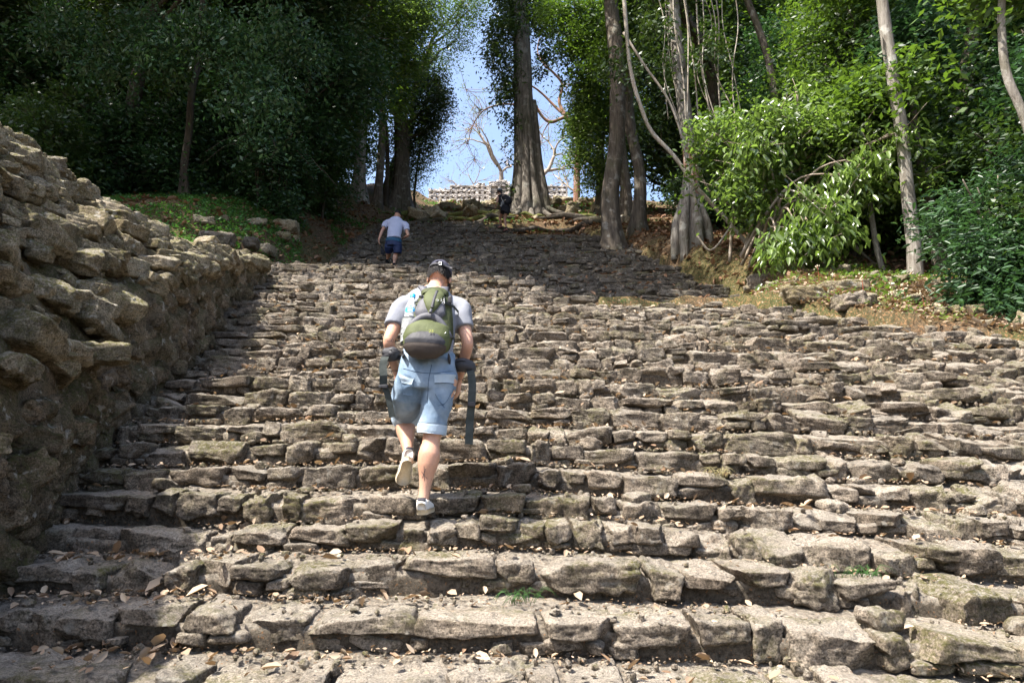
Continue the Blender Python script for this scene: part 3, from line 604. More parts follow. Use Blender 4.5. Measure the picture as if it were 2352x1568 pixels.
for i, q in enumerate(sh+sh2):
    b_ = sb+np.array([rs.normal()*.5, rs.normal()*.4, 0]); m_ = b_*.4+P(*q[:3])*.6; m_[2] += .7
    tube(a, [b_, b_*.75+P(*q[:3])*.25+[0, 0, .5], m_, P(*q[:3])], [.045, .035, .025, .012], 5, 14, bump=.3)
    for j in range(4): e = P(*q[:3])+rs.normal(size=3)*.35; tube(a, [P(*q[:3])*.5+m_*.5, P(*q[:3]), e], [.014, .01, .005], 4, 8)
a.build('branches', M['twig'], t)
c = Acc(); crown(c, [B(q[0]+rs.normal()*14, q[1]+rs.normal()*14, q[2], q[3]*.72) for q in sh]+[B(q[0]+rs.normal()*55, q[1]+rs.normal()*40, q[2]+.2, q[3]*.4) for q in sh], 10500, .14, 63, sp=.22, droop=.5, per=10, ratio=.50, hexa=True, hole=.55, tb=.1); crown(c, [B(*q) for q in sh2], 2300, .17, 64, sp=.18, droop=.9, per=9, ratio=.46, hexa=True, tb=.35, hole=.5); c.build('foliage', M['leaf_bright'], t)
t = thing('large_shrub', 'blue green leafy shrub in shade at the right edge of the picture', 'shrub', tuple(base_at(2290, 11)))
c = Acc(); crown(c, [B(2240, 560, 10.2, 70), B(2300, 640, 10, 80), B(2340, 540, 10.2, 70), B(2215, 660, 10.5, 50), B(2330, 720, 9.6, 50), B(2290, 460, 10.6, 70), B(2180, 500, 11, 60), B(2350, 380, 10.4, 60), B(2240, 720, 10.2, 40)], 8500, .14, 65, sp=.22, droop=.2, per=14, ratio=.3, hexa=True, hole=.45, tb=.2); c.build('foliage', M['leaf_blue'], t)
a = Acc(); rs = np.random.default_rng(20); sb = base_at(2290, 11)
for i in range(14): e = P(2200+rs.uniform(0, 160), 380+rs.uniform(0, 330), 10.3); tube(a, [sb+rs.normal(size=3)*[.3, .2, 0], (sb+e)/2+[0, 0, .4], e], [.03, .022, .008], 5, 10)
a.build('branches', M['twig'], t)
# ---- bushes, forest trees and canopy: a few kinds, then copies
def kindtree(name, label, H, r0, blobs, leafm, n, L, seed, bark, **kw):
    return tree_at(name, label, 'tree' if r0 > .06 else 'bush', np.zeros(3), r0, np.array([0, 0, H*.8]), r0*.5, bark, blobs, leafm, n, L, seed, **kw)
def rb(seed, n, R_, z0, z1, r):
    rs = np.random.default_rng(seed); return [((rs.normal()*R_*.5, rs.normal()*R_*.5, z0+(z1-z0)*(i+.5)/n), np.array([1, 1, .75])*r*rs.uniform(.75, 1.25)) for i in range(n)]
kinds = [kindtree('bush', 'x', 3.4, .05, rb(1, 8, 1.4, .3, 3.0, .8), M['leaf_dark'], 9000, .15, 201, M['bark_dark'], sp=.25, hole=.1),
         kindtree('bush', 'x', 3.0, .05, rb(2, 8, 1.6, .3, 2.7, .8), M['leaf_blue'], 9000, .17, 202, M['bark_dark'], sp=.28, hole=.1),
         kindtree('forest_tree', 'x', 10, .12, rb(3, 12, 2.4, 1.6, 10, 1.5), M['leaf_mid'], 24000, .18, 203, M['bark_dark'], sp=.4, hole=.15),
         kindtree('forest_tree', 'x', 11, .14, rb(4, 12, 2.8, 2.0, 11, 1.6), M['leaf_dark'], 24000, .20, 204, M['bark'], sp=.4, hole=.15),
         kindtree('forest_tree', 'x', 9, .1, rb(5, 10, 2.2, 1.2, 9, 1.4), M['leaf_blue'], 20000, .19, 205, M['bark_dark'], sp=.4, hole=.15)]
kinds.append(kindtree('bush', 'x', 3.2, .05, rb(6, 9, 1.7, .3, 2.9, .7), M['leaf_mid'], 8000, .16, 206, M['bark_dark'], sp=.28, hole=.3, tb=.2))
rs = np.random.default_rng(77); used = set()
def put(k, x, y, s, lab, grp):
    z = gz(x, y)-.1; rz = rs.uniform(0, 6.28)
    if k not in used:
        used.add(k); o = kinds[k]; o.location = (x, y, z); o.rotation_euler = (0, 0, rz); o.scale = (s, s, s); o['label'] = lab; o['group'] = grp
    else: dup(kinds[k], (x, y, z), rz, s, lab, grp)
side = lambda x: 'left bank' if x < 0 else 'right bank'
def vis_gap(x, y, pad=2.2):      # would a tree here stand in the gap through which sky and ruin show?
    vx = 1176+1568*x*.96/y; p = pad/y*1568
    return vx+p > 930 and vx-p < 1400
for x0, x1, y0, y1, n, ks, smin, smax in [(-22, -6.5, 19.5, 23, 22, (0, 1), .8, 1.2), (-24, -7, 21, 28, 17, (2, 3, 4), .8, 1.15), (-34, -8, 28, 42, 17, (2, 3, 3), 1.0, 1.5), (-19, -11.5, 16.5, 19, 6, (0, 1), .7, 1.0),
                                          (6, 12, 15.5, 18, 9, (0, 1, 5), .8, 1.15), (6.2, 10, 15.2, 17, 6, (5,), .8, 1.2), (-20, -7, 20, 22, 4, (1,), .8, 1.1), (3.8, 9, 19.5, 26, 8, (0, 1, 2), .8, 1.0), (6, 17, 16.5, 22, 14, (2, 3, 4), .75, 1.05), (5, 26, 22, 32, 16, (2, 3, 4), 1., 1.3), (8, 34, 32, 46, 14, (2, 3), 1.2, 1.6), (8.2, 13, 9.5, 13.5, 7, (0, 1), .7, 1.1), (11.5, 16, 11, 15, 6, (4, 2), .6, .8)]:
    for i in range(n):
        for tr in range(30):
            x = x0+(x1-x0)*(i+rs.random())/n; y = rs.uniform(y0, y1); k = int(rs.choice(ks)); s = rs.uniform(smin, smax)
            vx = 1176+1568*x*.96/y; rp = (2. if k in (0, 1, 5) else 4.4)*s/y*1568
            if y < 26 and vx+rp > 1330 and vx-rp < (1650 if y < 21.5 else 1500): continue
            if not vis_gap(x, y, (1.3 if k in (0, 1, 5) else 3.4)*s): break
        else: continue
        if k in (0, 1, 5): put(k, x, y, s, 'leafy dark undergrowth bush along the foot of the trees on the %s' % side(x), 'undergrowth bushes on the %s' % side(x))
        else: put(k, x, y, s, 'dense dark green forest tree in the mass behind the %s' % side(x), 'forest trees behind the %s' % side(x))
# ---- high canopy, above the frame, that throws the shade on the upper flight and the forest
def lands(c):
    t = (c[2]+2.33-.445*c[1])/(SUNV[2]-.445*SUNV[1]); return c-t*SUNV
def lit(x, y, r):
    r *= .7
    if -7.5-r < x < 10+r and y < crest(min(max(x, -6), 9))+.25+r and y > -6: return True
    if x > 4.7-r and 10.5-r < y < 15.3+r and x < 11.5+r: return True
    if -2.0-r < x < 3.5+r and 27-r < y < 32+r: return True
    if -6-r < x < 6+r and y > 41-r: return True
    return False
def insky(c, r):
    v = c[2]+r*-1.1; return v/c[1] < .765+.02
trunks = [(-12.5, 20.5), (-13.5, 24), (-15, 15), (-8.5, 27), (8.3, 23), (13, 19)]; buckets = [[] for _ in trunks]
def addblob(c, r):
    dd = [math.hypot(c[0]-a[0], c[1]-a[1]) for a in trunks]; j = int(np.argmin(dd)); buckets[j].append((c, np.array([r, r, r*.6])))
for tx in np.arange(-17, 6, 1.25):
    for ty in np.arange(10.5, 38, 1.25):
        x, y = tx+rs.uniform(-.4, .4), ty+rs.uniform(-.4, .4)
        if lit(x, y, .9) or (y > 27 and (x < -7 or rs.random() < .25)): continue
        g = gz(x, y); h = rs.uniform(12.5, 15.5)/SUNV[2]; c = np.array([x, y, g])+SUNV*h
        if insky(c, .95): c = np.array([x, y, g])+SUNV*h*1.2
        addblob(c, rs.uniform(.85, 1.1))
for i in range(0):
    x, y = rs.uniform(-30, 24), rs.uniform(6, 40); z = gz(x, y)+rs.uniform(12, 17)+max(0, (x+8)*.0); r = rs.uniform(1.1, 1.9); c = np.array([x, y, z])
    if sum(len(b) for b in buckets) >= 190: break
    if insky(c, r): continue
    q = lands(c)
    if lit(q[0], q[1], r): continue
    if q[0] > 22 or q[0] < -26 or q[1] > 36 or q[1] < 9: continue
    if any(np.linalg.norm(c-o[0]) < (r+o[1][0])*.62 for b in buckets for o in b): continue
    dd = [math.hypot(x-a[0], y-a[1]) for a in trunks]; j = int(np.argmin(dd))
    if dd[j] > 12: continue
    buckets[j].append((c, np.array([r, r, r*.7])))
for j, (tx, ty) in enumerate(trunks):
    if not buckets[j]: continue
    bb = np.array([tx, ty, gz(tx, ty)]); tp = np.mean([b[0] for b in buckets[j]], axis=0); top = bb+np.array([(tp[0]-tx)*.35, (tp[1]-ty)*.35, tp[2]-bb[2]-1])
    tree_at('canopy_tree', ['tall dark trunked canopy tree above the left bank nearest the stairs', 'tall canopy tree deep in the left forest', 'tall canopy tree at the far left behind the wall', 'tall canopy tree on the left beside the upper stairs', 'tall canopy tree behind the paired trunks on the right', 'tall canopy tree deep in the right forest'][j], 'tree', bb, .24, top, .16, M['bark_dark'], buckets[j], M['leaf_dark'], 430*len(buckets[j]), .30, 400+j, sp=.42, per=18, hole=0)
print('canopy', [len(b) for b in buckets])
# ------------------------------------------------------------------ ruin with pierced roof comb on the hilltop
DR = 62.
def RX(cx): return P((1700+cx/3.92)/1.7415, 440, DR)[0]
def RZ(cy): return P(1176, (700+cy/3.92)/1.7415, DR)[2]
ruin = thing('temple_ruin', 'pale stone temple ruin with pierced roof comb on the hilltop', 'ruin', (RX(1100), DR, 20.5))
rs = np.random.default_rng(90)
def band(acc, x0, x1, z0, z1, y0, dep, wmin=.18, wmax=.5, n=3, rows=1):
    for r in range(rows):
        x = x0; h = (z1-z0)/rows
        while x < x1-.02:
            w = min(rs.uniform(wmin, wmax), x1-x); acc.add(*stone((x+w/2, y0+dep/2+rs.normal()*.02, z0+h*(r+.5)), (w*.99, dep+rs.uniform(-.04, .05), h*rs.uniform(.93, 1.04)), n, 14, None, 2, .12, int(rs.integers(1e6)), 0), 0, np.clip(rs.normal(.5, .28), 0, 1)); x += w
L0, L1, Rr0, Rr1 = 55, 1000, 1300, 2240
for yy, dep, nm in ((0, .6, 'roof_comb'), (1.15, .5, 'roof_comb')):
    a = Acc(); beams = [(445, 376, 55, 2240), (340, 302, 55, 2240), (262, 222, 55, 2240), (186, 160, 385, 1000), (186, 165, 1300, 2240)]
    if yy: beams = beams[:4]
    for zb, zt_, xa, xb in beams: band(a, RX(xa), RX(xb), RZ(zb), RZ(zt_), DR+yy, dep, rows=2)
    win = np.arange(110+(41 if yy else 0), 2240, 83.3)
    for (zb, zt_, xa, xb) in ((376, 340, 55, 2240), (302, 262, 55, 2240), (222, 186, 385, 2240)):
        if yy and zb == 222: xb = 1000
        e = [xa]
        for wx in win:
            if xa < wx-18 and wx+18 < xb:
                hw = 17+rs.uniform(-3, 3); x0, x1 = RX(e[-1]), RX(wx-hw); band(a, x0, x1, RZ(zb), RZ(zt_), DR+yy+.02, dep-.04, .3, .5, 3, 3); e.append(wx+hw)
        band(a, RX(e[-1]), RX(xb), RZ(zb), RZ(zt_), DR+yy+.02, dep-.04, .2, .4, 3, 3)
    if not yy:
        for wx in win:      # broken merlons
            if wx < 370: band(a, RX(wx-62), RX(wx-26), RZ(222), RZ(rs.uniform(200, 212)), DR, dep, .3, .4)
            elif rs.random() < .35 and not 960 < wx < 1330: band(a, RX(wx-60), RX(wx-26), RZ(162), RZ(rs.uniform(128, 150)), DR, dep, .3, .4)
        band(a, RX(820), RX(940), RZ(132), RZ(118), DR, dep, .2, .5); band(a, RX(835), RX(850), RZ(162), RZ(132), DR, dep); band(a, RX(915), RX(930), RZ(162), RZ(132), DR, dep)
        for k, (x0, x1, zt_) in enumerate([(1000, 1040, 118), (1040, 1120, 112), (1120, 1200, 96), (1200, 1290, 92), (1290, 1330, 118)]): band(a, RX(x0), RX(x1), RZ(190), RZ(zt_), DR-.25, .8, .2, .45, 3, 4)
        band(a, RX(1000), RX(1035), RZ(440), RZ(190), DR-.3, .8, .3, .4, 4, 12); band(a, RX(1145), RX(1185), RZ(440), RZ(190), DR-.3, .8, .3, .4, 4, 12); band(a, RX(1290), RX(1330), RZ(440), RZ(190), DR-.3, .8, .3, .4, 4, 12)
    a.build(nm, M['ruin'], ruin, smooth=False)
a = Acc(); band(a, RX(1035), RX(1290), RZ(445), RZ(190), DR-.05, .3, .4, .8, 4, 8); a.build('central_niche', M['ruin_warm'], ruin)
a = Acc(); band(a, RX(-60), RX(2360), 22.3, RZ(445), DR-.5, 3.4, .4, 1., 3, 4); a.build('frieze', M['ruin'], ruin)
a = Acc(); x = RX(-60)
for i in range(4): band(a, RX(-60)+i*4.55, RX(-60)+i*4.55+3.0, 19.6, 22.3, DR, 3, .4, .8, 3, 5)
a.build('facade', M['ruin'], ruin)
# ------------------------------------------------------------------ loose rocks, mossy boulders, roots
def rock(name, label, c, size, seed, mat, n=14, rm=None, grp=None, e=6):
    a = Acc(); a.add(*stone(c, size, n, e, rm, 7, 1.3, seed, .5), 0, .6); o = a.build(name, [mat]); return tag(o, label, 'rock', grp)
def onG(vx, vy, dmin=3, dmax=60):
    for d in np.arange(dmin, dmax, .1):
        p = P(vx, vy, d)
        if p[2] < gz(p[0], d): return p
    return P(vx, vy, dmax)
for lab, vx, vy, d0, sz, mt, sd in [('pale grey pointed rock standing on the sunlit mound at right', 1745, 655, 11, (.5, .35, .42), 'stone', 3), ('mossy yellow green boulder at the top right end of the lower steps', 1850, 690, 10, (.75, .45, .3), 'wallrock', 4),
        ('broad mossy slab rock behind the mossy boulder on the mound', 1935, 672, 10.3, (.8, .5, .26), 'wallrock', 5), ('rounded grey boulder at the right end of the top step', 1950, 705, 9.6, (.55, .4, .28), 'stone', 6),
        ('pale stone lying on the left green bank above the steps', 672, 552, 14, (.34, .26, .18), 'wallrock', 7), ('grey boulder half buried on the left green bank', 655, 530, 14.5, (.75, .5, .45), 'wallrock', 8),
        ('wide purplish block in the low stone edging behind the wall', 500, 560, 13.5, (.75, .4, .4), 'stone_shade_tone', 9), ('grey block in the low stone edging left of the steps crest', 565, 566, 13.5, (.6, .4, .3), 'stone_shade_tone', 10)]:
    p = onG(vx, vy, d0); rock('boulder' if sz[0] > .6 else 'rock', lab, p+[0, 0, sz[2]*.18], sz, sd, M[mt])
rs = np.random.default_rng(91); srcs = [rock('rock', 'loose grey rock on the earth bank right of the stairs', (0, 0, 0), (.4, .3, .22), 50+i, M['wallrock'], 9) for i in range(3)]
def scatter_rocks(n, x0, x1, y0, y1, lab, grp, smin=.5, smax=1.6, cond=None):
    first = True
    for i in range(n):
        x, y = rs.uniform(x0, x1), rs.uniform(y0, y1)
        if cond and not cond(x, y): continue
        s = srcs[i % 3]; o = s.copy(); C.objects.link(o); q = rs.uniform(smin, smax); o.scale = (q, q*rs.uniform(.7, 1.2), q*rs.uniform(.7, 1.1)); o.rotation_euler = (rs.normal()*.2, rs.normal()*.2, rs.uniform(0, 6)); o.location = (x, y, gz(x, y)+.05*q); o['label'] = lab; o['group'] = grp
def bank(x, y): return (x > xright(y)+.05) & (x > interp(y, (11.2, 4.0), (12.5, 4.7), (14, 5.4), (19, 4.5), (23.5, 3.2), (27, 2.4)))
scatter_rocks(60, 3.8, 8, 8.8, 15, 'loose grey rock on the earth bank right of the stairs', 'loose rocks on the right bank', .35, 1.1, lambda x, y: bool(bank(x, y)))
scatter_rocks(9, -7.5, -5.4, 13.8, 19, 'dark rock edging the green bank left of the upper steps', 'rocks along the left bank', .6, 1.8)
scatter_rocks(46, -5, 6, 25.6, 46, 'mossy rock among roots above the upper steps', 'rocks above the upper steps', .8, 3., lambda x, y: abs(x-.7) > .3)
scatter_rocks(16, 2, 7, 44, 50, 'dark rock on the skyline under the right end of the ruin', 'skyline rocks under the ruin', 1.2, 3.)
for s in srcs: s.location = (4.6+random.random()*2, 12.6+random.random(), 0); s.location.z = gz(s.location.x, s.location.y)+.03; s['group'] = 'loose rocks on the right bank'
for i in range(17):
    x, y = rs.uniform(-5, 3.5), rs.uniform(25.6, 31); L = rs.uniform(1.2, 3.2); an = rs.normal()*.35; pts = []
    for t in np.linspace(0, 1, 7): q = x+(t-.5)*L*math.cos(an); w_ = y+(t-.5)*L*math.sin(an)+.15*math.sin(t*5+i); pts.append((q, w_, gz(q, w_)+.06+.18*math.sin(t*3.1)*rs.random()))
    a = Acc(); tube(a, pts, [.05, .09, .12, .13, .11, .08, .04], 7, 20, bump=.5, bf=3, seed=i); tag(a.build('tree_root', [M['bark_dark'] if i % 2 else M['rootmoss']]), 'gnarled surface root crossing the slope above the upper steps', 'root', 'roots above the upper steps')
# ------------------------------------------------------------------ litter, ground cover
def treadz(x, d, S):
    for i in range(len(S)-1, -1, -1):
        d0, xl, xr, fr, zt = S[i]
        if xl < x < xr and d > float(fr(x)[0])+.02: return float(zt(x)[0]), d-float(fr(x)[0])
    return None
rs = np.random.default_rng(92); rows = {}
def litter_on(S, n, seed, spread):
    out = []; rs = np.random.default_rng(seed)
    for (d0, xl, xr, fr, zt) in S:
        m = int(n*(xr-xl)); xs = rs.uniform(xl, xr, m); cl = fb1(xs*1.3, d0*3, 0, 2, 60); xs = xs[cl > -.12+rs.normal(size=m)*.1]; m = len(xs)
        if m == 0: continue
        off = np.where(rs.random(m) < .6, rs.uniform(.26, .42, m), rs.uniform(.03, .4, m)); out.append(np.stack([xs, fr(xs)+off, zt(xs)+.022+.02*rs.random(m)], 1))
    return np.concatenate(out)
def flatleaves(acc, p, L, rs, ratio=.45, up=.45, m=0, tint=None):
    """curled dead leaves lying about: six-sided, folded along the rib"""
    n = len(p); th = rs.uniform(0, 6.28, n); nn = np.array([0, 0, 1.])+rs.normal(size=(n, 3))*up; nn /= np.linalg.norm(nn, axis=1)[:, None]; u = np.stack([np.cos(th), np.sin(th), 0*th], 1); u -= nn*(u*nn).sum(1)[:, None]; u /= np.linalg.norm(u, axis=1)[:, None]; w = np.cross(nn, u)
    L = (L*np.clip(rs.lognormal(0, .35, n), .4, 2.2))[:, None]; W = L*ratio*.5; k = L*rs.uniform(.0, .28, (n, 1))*nn
    v = np.stack([p, p+u*L*.3+w*W+k, p+u*L*.7+w*W*.85+k*1.2, p+u*L+k*.6, p+u*L*.7-w*W*.85+k*1.2, p+u*L*.3-w*W+k, p+u*L*.5], 1).reshape(-1, 3); b = (np.arange(n)*7)[:, None]+acc.n
    t = np.clip(rs.normal(.5, .3, n), 0, 1) if tint is None else tint; acc.add(v, np.zeros((0, 4), int), m, np.repeat(t, 7)); f = np.concatenate([b+np.array([[6, i, j]]) for i, j in ((0, 1), (1, 2), (2, 3), (3, 4), (4, 5), (5, 0))]); acc.f.append(f); acc.m.append(np.full(len(f), m, int))
a = Acc(); near = [s for s in STEPS if s[0] < 6]; flatleaves(a, litter_on(near, 15, 1, 1), .052, rs, .5, .4); flatleaves(a, litter_on([s for s in STEPS if s[0] >= 6], 18, 2, 1), .055, rs, .5, .4); flatleaves(a, litter_on(near, 90, 3, 1), .018, rs)
q = litter_on([s for s in STEPS if s[0] < 4.6], 30, 9, 1); q = q[q[:, 0] < -1.6]; flatleaves(a, q, .06, rs, .45, .35)
a.m = [x for x in a.m]; kind(tag(a.build('fallen_leaves', [M['litter']]), 'dry tan leaves scattered over the steps', 'leaves'), 'stuff')
a = Acc(); flatleaves(a, litter_on(STEPS2, 9, 4, 1), .10, rs); n = 9000; x = rs.uniform(-17, -5.2, n); y = rs.uniform(12.5, 30, n); flatleaves(a, np.stack([x, y, GN(x, y)+.03], 1), .13, rs)
n = 9000; x = rs.uniform(2, 12, n); y = rs.uniform(12.5, 26, n); m = bank(x, y); flatleaves(a, np.stack([x, y, GN(x, y)+.03], 1)[m], .12, rs)
n = 8000; x = rs.uniform(-5, 8, n); y = rs.uniform(25, 44, n); flatleaves(a, np.stack([x, y, GN(x, y)+.03], 1), .16, rs)
kind(tag(a.build('leaf_litter', [M['litter_dark']]), 'brown leaf litter on the shaded banks and floor', 'leaves'), 'stuff')
a = Acc(); n = 14000; x = rs.uniform(3.2, 11, n); y = rs.uniform(8, 13.6, n); m = bank(x, y); flatleaves(a, np.stack([x, y, GN(x, y)+.03], 1)[m], .08, rs)
kind(tag(a.build('leaf_litter', [M['litter']]), 'sunlit reddish leaf litter on the mound right of the steps', 'leaves'), 'stuff')
def cover(n, x0, x1, y0, y1, L, seed, thr=0., mat='grass', lab='', cond=None, up=.05):
    rs = np.random.default_rng(seed); x = rs.uniform(x0, x1, n); y = rs.uniform(y0, y1, n); m = fbm(np.stack([x*.55, y*.55, 0*x], 1), 3, 66) > thr
    if cond is not None: m &= cond(x, y)
    x, y = x[m], y[m]; p = np.stack([x, y, GN(x, y)+up*.5+rs.uniform(0, .1, len(x))], 1); a = Acc(); leaves(a, p, L, rs, -.4, .55, flat=.5); kind(tag(a.build('ground_cover', [M[mat]]), lab, 'ground cover'), 'stuff')
cover(70000, -15, -5.1, 11, 25, .08, 5, -.10, 'grass', 'low green ground cover on the bank left of the stairs', lambda x, y: x < -5.1)
cover(9000, -6, 7, 26, 46, .13, 6, .0, 'grass', 'low greenery between roots above the upper steps')
cover(6500, 3.3, 9, 8.6, 13.5, .05, 7, .02, 'leaf_bright', 'small green weeds on the sunlit mound', bank)
cover(9000, 6, 18, 10, 19, .12, 8, .0, 'leaf_mid', 'low green plants on the right forest floor', lambda x, y: x > xright(y)+1.2)
# dry grass tufts and small weeds on the near steps
for i, (vx, vy, sd) in enumerate([(1655, 1130, 1), (1190, 1385, 2), (1985, 1330, 3), (1430, 700, 4)]):
    p0 = None
    for d in np.arange(2.6, 14, .02):
        p = P(vx, vy, d); tz = treadz(p[0], d, STEPS)
        if tz and p[2] < tz[0]: p0 = np.array([p[0], d, tz[0]]); break
    if p0 is None: continue
    a = Acc(); r_ = np.random.default_rng(sd)
    for j in range(34):
        an = r_.uniform(0, 6.28); L = r_.uniform(.06, .17); b = p0+r_.normal(size=3)*[.05, .03, 0]; e = b+np.array([math.cos(an)*L*.8, math.sin(an)*L*.5-.05, L*.25]); tube(a, [b, (b+e)/2+[0, 0, L*.4], e], [.0016, .0013, .0006], 3, 5)
    tag(a.build('grass_tuft', [M['straw' if i in (0,) else 'grass']]), ['tuft of dry straw grass drooping over a right hand step', 'small green weed below the foot of the walker', 'small green grass tuft at the lower right', 'little green plant on the crest of the lower steps'][i], 'grass tuft')
for i, (vx, vy, h) in enumerate([(1880, 655, .36), (1915, 668, .3), (1980, 690, .38), (2050, 700, .22), (2080, 695, .24), (2122, 708, .26)]):
    p = onG(vx, vy, 9.); t = thing('flower_stalk', 'x', 'flower', tuple(p), 'red flower stalks on the right mound'); t['label'] = 'thin red flower stalk with pale buds on the mound edge'; a = Acc(); e = p+np.array([.03*math.sin(i), 0, h]); tube(a, [p-[0, 0, .1], (p+e)/2+[.02, 0, 0], e], .005, 5, 8); a.build('stalk', M['flower'], t)
    c = Acc(); r_ = np.random.default_rng(i); [c.add(*stone(e+r_.normal(size=3)*[.025, .025, .04]-[0, 0, .02], (.02, .02, .03), 3, 2.5, None, 0, .2, j, 0)) for j in range(9)]; c.build('buds', M['petal'], t)
# fallen stick on the lowest step and one leaning
for lab, pts_ in [('pale crooked stick lying among dead leaves on the lowest step', [(1010, 1515, 3.15), (1060, 1508, 3.2), (1120, 1522, 3.2), (1180, 1535, 3.15)])]:
    pp = []
    for vx, vy, d in pts_: q = P(vx, vy, d); tz = treadz(q[0], d, STEPS); pp.append(q)
    zz = np.median([treadz(q[0], q[1], STEPS)[0] for q in pp]); pp = [np.array([q[0], 3.2+.06*math.sin(3*i), zz+.04+.01*i]) for i, q in enumerate(pp)]
    a = Acc(); tube(a, pp, [.012, .012, .010, .006], 6, 16, bump=.5, bf=20); tag(a.build('stick', [M['twig']]), lab, 'stick')
# palm fronds in the shade on the left
for i, (vx, vy, d) in enumerate([(585, 360, 19.2), (640, 380, 19.6)]):
    bb = base_at(vx, d); t = thing('palm_plant', ['small palm with drooping feathered fronds in the dark left forest', 'second small palm with feathered fronds, nearer the gap'][i], 'palm', tuple(bb)); r_ = np.random.default_rng(i+5)
    for j in range(8):
        an = j/8*6.28+r_.normal()*.2; a = Acc(); top = bb+[0, 0, 1.6]; pts, _ = resample([bb+[0, 0, .2], top, top+np.array([math.cos(an)*.8, math.sin(an)*.8, .35]), top+np.array([math.cos(an)*1.6, math.sin(an)*1.6, -.35])], np.ones(4), 26); tube(a, pts, .015, 4)
        for s in (-1, 1):
            for q in range(9, 26): tt = (pts[q]-pts[q-1]); tt /= np.linalg.norm(tt); sd_ = np.cross(tt, [0, 0, 1.])*s; sd_ /= np.linalg.norm(sd_); e = pts[q]+sd_*.34+tt*.12-[0, 0, .12]; w_ = tt*.018; a.add([pts[q]-w_, pts[q]+w_, e+w_*.3, e-w_*.3], [[0, 1, 2, 3]], 1, .6)
        a.build('frond', [M['bark_dark'], M['leaf_blue']], t)

# grit and pebbles lying on the near treads
a = Acc(); q = litter_on([s for s in STEPS if s[0] < 9], 50, 21, 1); rs = np.random.default_rng(4); V, F = cubet(2); p0 = V/np.linalg.norm(V, axis=1)[:, None]; n = len(q)
sz = np.clip(rs.lognormal(math.log(.009), .6, n), .004, .045)[:, None, None]; v = q[:, None, :]+p0[None]*sz*rs.uniform(.6, 1.3, (n, 1, 3))*rs.uniform(.7, 1.2, (n, len(p0), 1))-[0, 0, .018]
f = (F[None]+(np.arange(n)*len(p0))[:, None, None]).reshape(-1, 4); a.add(v.reshape(-1, 3), f, 0, np.repeat(np.clip(rs.normal(.55, .25, n), 0, 1), len(p0)))
kind(tag(a.build('gravel', [M['stone']], smooth=False), 'small stone chips and grit on the treads', 'gravel'), 'stuff')
# ------------------------------------------------------------------ people
def skinmat(name, a, b):
    k = N(name); f = k.noise(6, 4); c = k.mix(k.ramp(f, (.35, 0.), (.65, 1.)), a, b); c = k.mix(1., c, k.ramp(k.noise(120, 3), (.3, .9), (.7, 1.08)), 'MULTIPLY')
    k.b.inputs['Subsurface Weight'].default_value = .12; k.b.inputs['Subsurface Radius'].default_value = (.02, .008, .004); return k.done(c, .5, k.bump(k.noise(150, 3), .2, .002), .35)
def cloth(name, a, b, sc=5, rough=.9, weave=300, bs=.3, wr=.0):
    k = N(name); c = k.mix(k.ramp(k.noise(sc, 5, .6), (.35, 0.), (.65, 1.)), a, b); n1 = k.bump(k.noise(weave, 2), bs, .001)
    n2 = k.bump(k.noise(14, 4, .6, k.map((1, 1, .5))), .35, .02+wr, n1); return k.done(c, rough, n2, .25)
M['skin'] = skinmat('skin', (.56, .33, .235), (.48, .26, .175)); M['skin2'] = skinmat('tanned skin', (.42, .25, .18), (.36, .20, .14))
M['tee'] = cloth('grey marl tee', (.23, .24, .27), (.18, .19, .22)); M['tee2'] = cloth('striped pale tee', (.38, .41, .54), (.32, .35, .47))
M['denim'] = cloth('washed denim', (.12, .185, .27), (.26, .335, .42), 7, .85, 400, .6); M['denim_light'] = cloth('turned up denim', (.33, .42, .51), (.40, .49, .58), 12); M['thread'] = cloth('denim seam', (.05, .09, .15), (.09, .13, .19), 30)
M['olive'] = cloth('olive nylon', (.034, .041, .015), (.054, .064, .025), 9, .7); M['olive_light'] = cloth('light olive nylon', (.055, .065, .025), (.080, .095, .038), 9, .7)
M['charcoal'] = cloth('charcoal nylon', (.03, .03, .035), (.05, .05, .057), 8, .6); M['greypack'] = cloth('grey nylon', (.075, .075, .088), (.105, .105, .12), 8, .6); M['brownpack'] = cloth('dusty brown nylon', (.05, .04, .035), (.065, .053, .046), 8, .7)
M['strap'] = cloth('grey green webbing', (.028, .034, .032), (.045, .052, .05), 20, .95); M['navy'] = cloth('navy cap cotton', (.035, .035, .055), (.055, .055, .08), 20); M['black'] = cloth('black cloth', (.010, .011, .015), (.018, .019, .025), 9); M['navyshort'] = cloth('navy swim shorts', (.010, .018, .055), (.016, .03, .09), 12, .6)
M['blueprint'] = cloth('blue patterned waistband', (.008, .02, .06), (.015, .10, .18), 60, .6)
M['shoe'] = cloth('white leather', (.62, .60, .56), (.70, .69, .66), 10, .5); M['sole'] = cloth('cream rubber sole', (.55, .47, .33), (.62, .55, .42), 60, .7); M['pinkshoe'] = cloth('pink trainers', (.30, .12, .11), (.40, .20, .18), 30)
M['hair'] = cloth('dark hair', (.012, .010, .009), (.05, .045, .042), 90, .45); M['steel'] = N('steel').done((.6, .6, .6), .3); M['steel'].node_tree.nodes['Principled BSDF'].inputs['Metallic'].default_value = .9
M['ink'] = N('tattoo ink').done((.05, .05, .06), .7); M['bluecap'] = N('blue plastic').done((.02, .38, .72), .35); M['label'] = N('blue label').done((.02, .30, .62), .4); M['white'] = N('white print').done((.8, .8, .8), .5); M['yellowprint'] = N('faded yellow print').done((.20, .21, .03), .6)
k = N('clear bottle'); k.b.inputs['Transmission Weight'].default_value = .45; k.b.inputs['IOR'].default_value = 1.2; M['bottle'] = k.done((.62, .66, .70), .12, k.bump(k.noise(40, 3), .5, .01), .6)
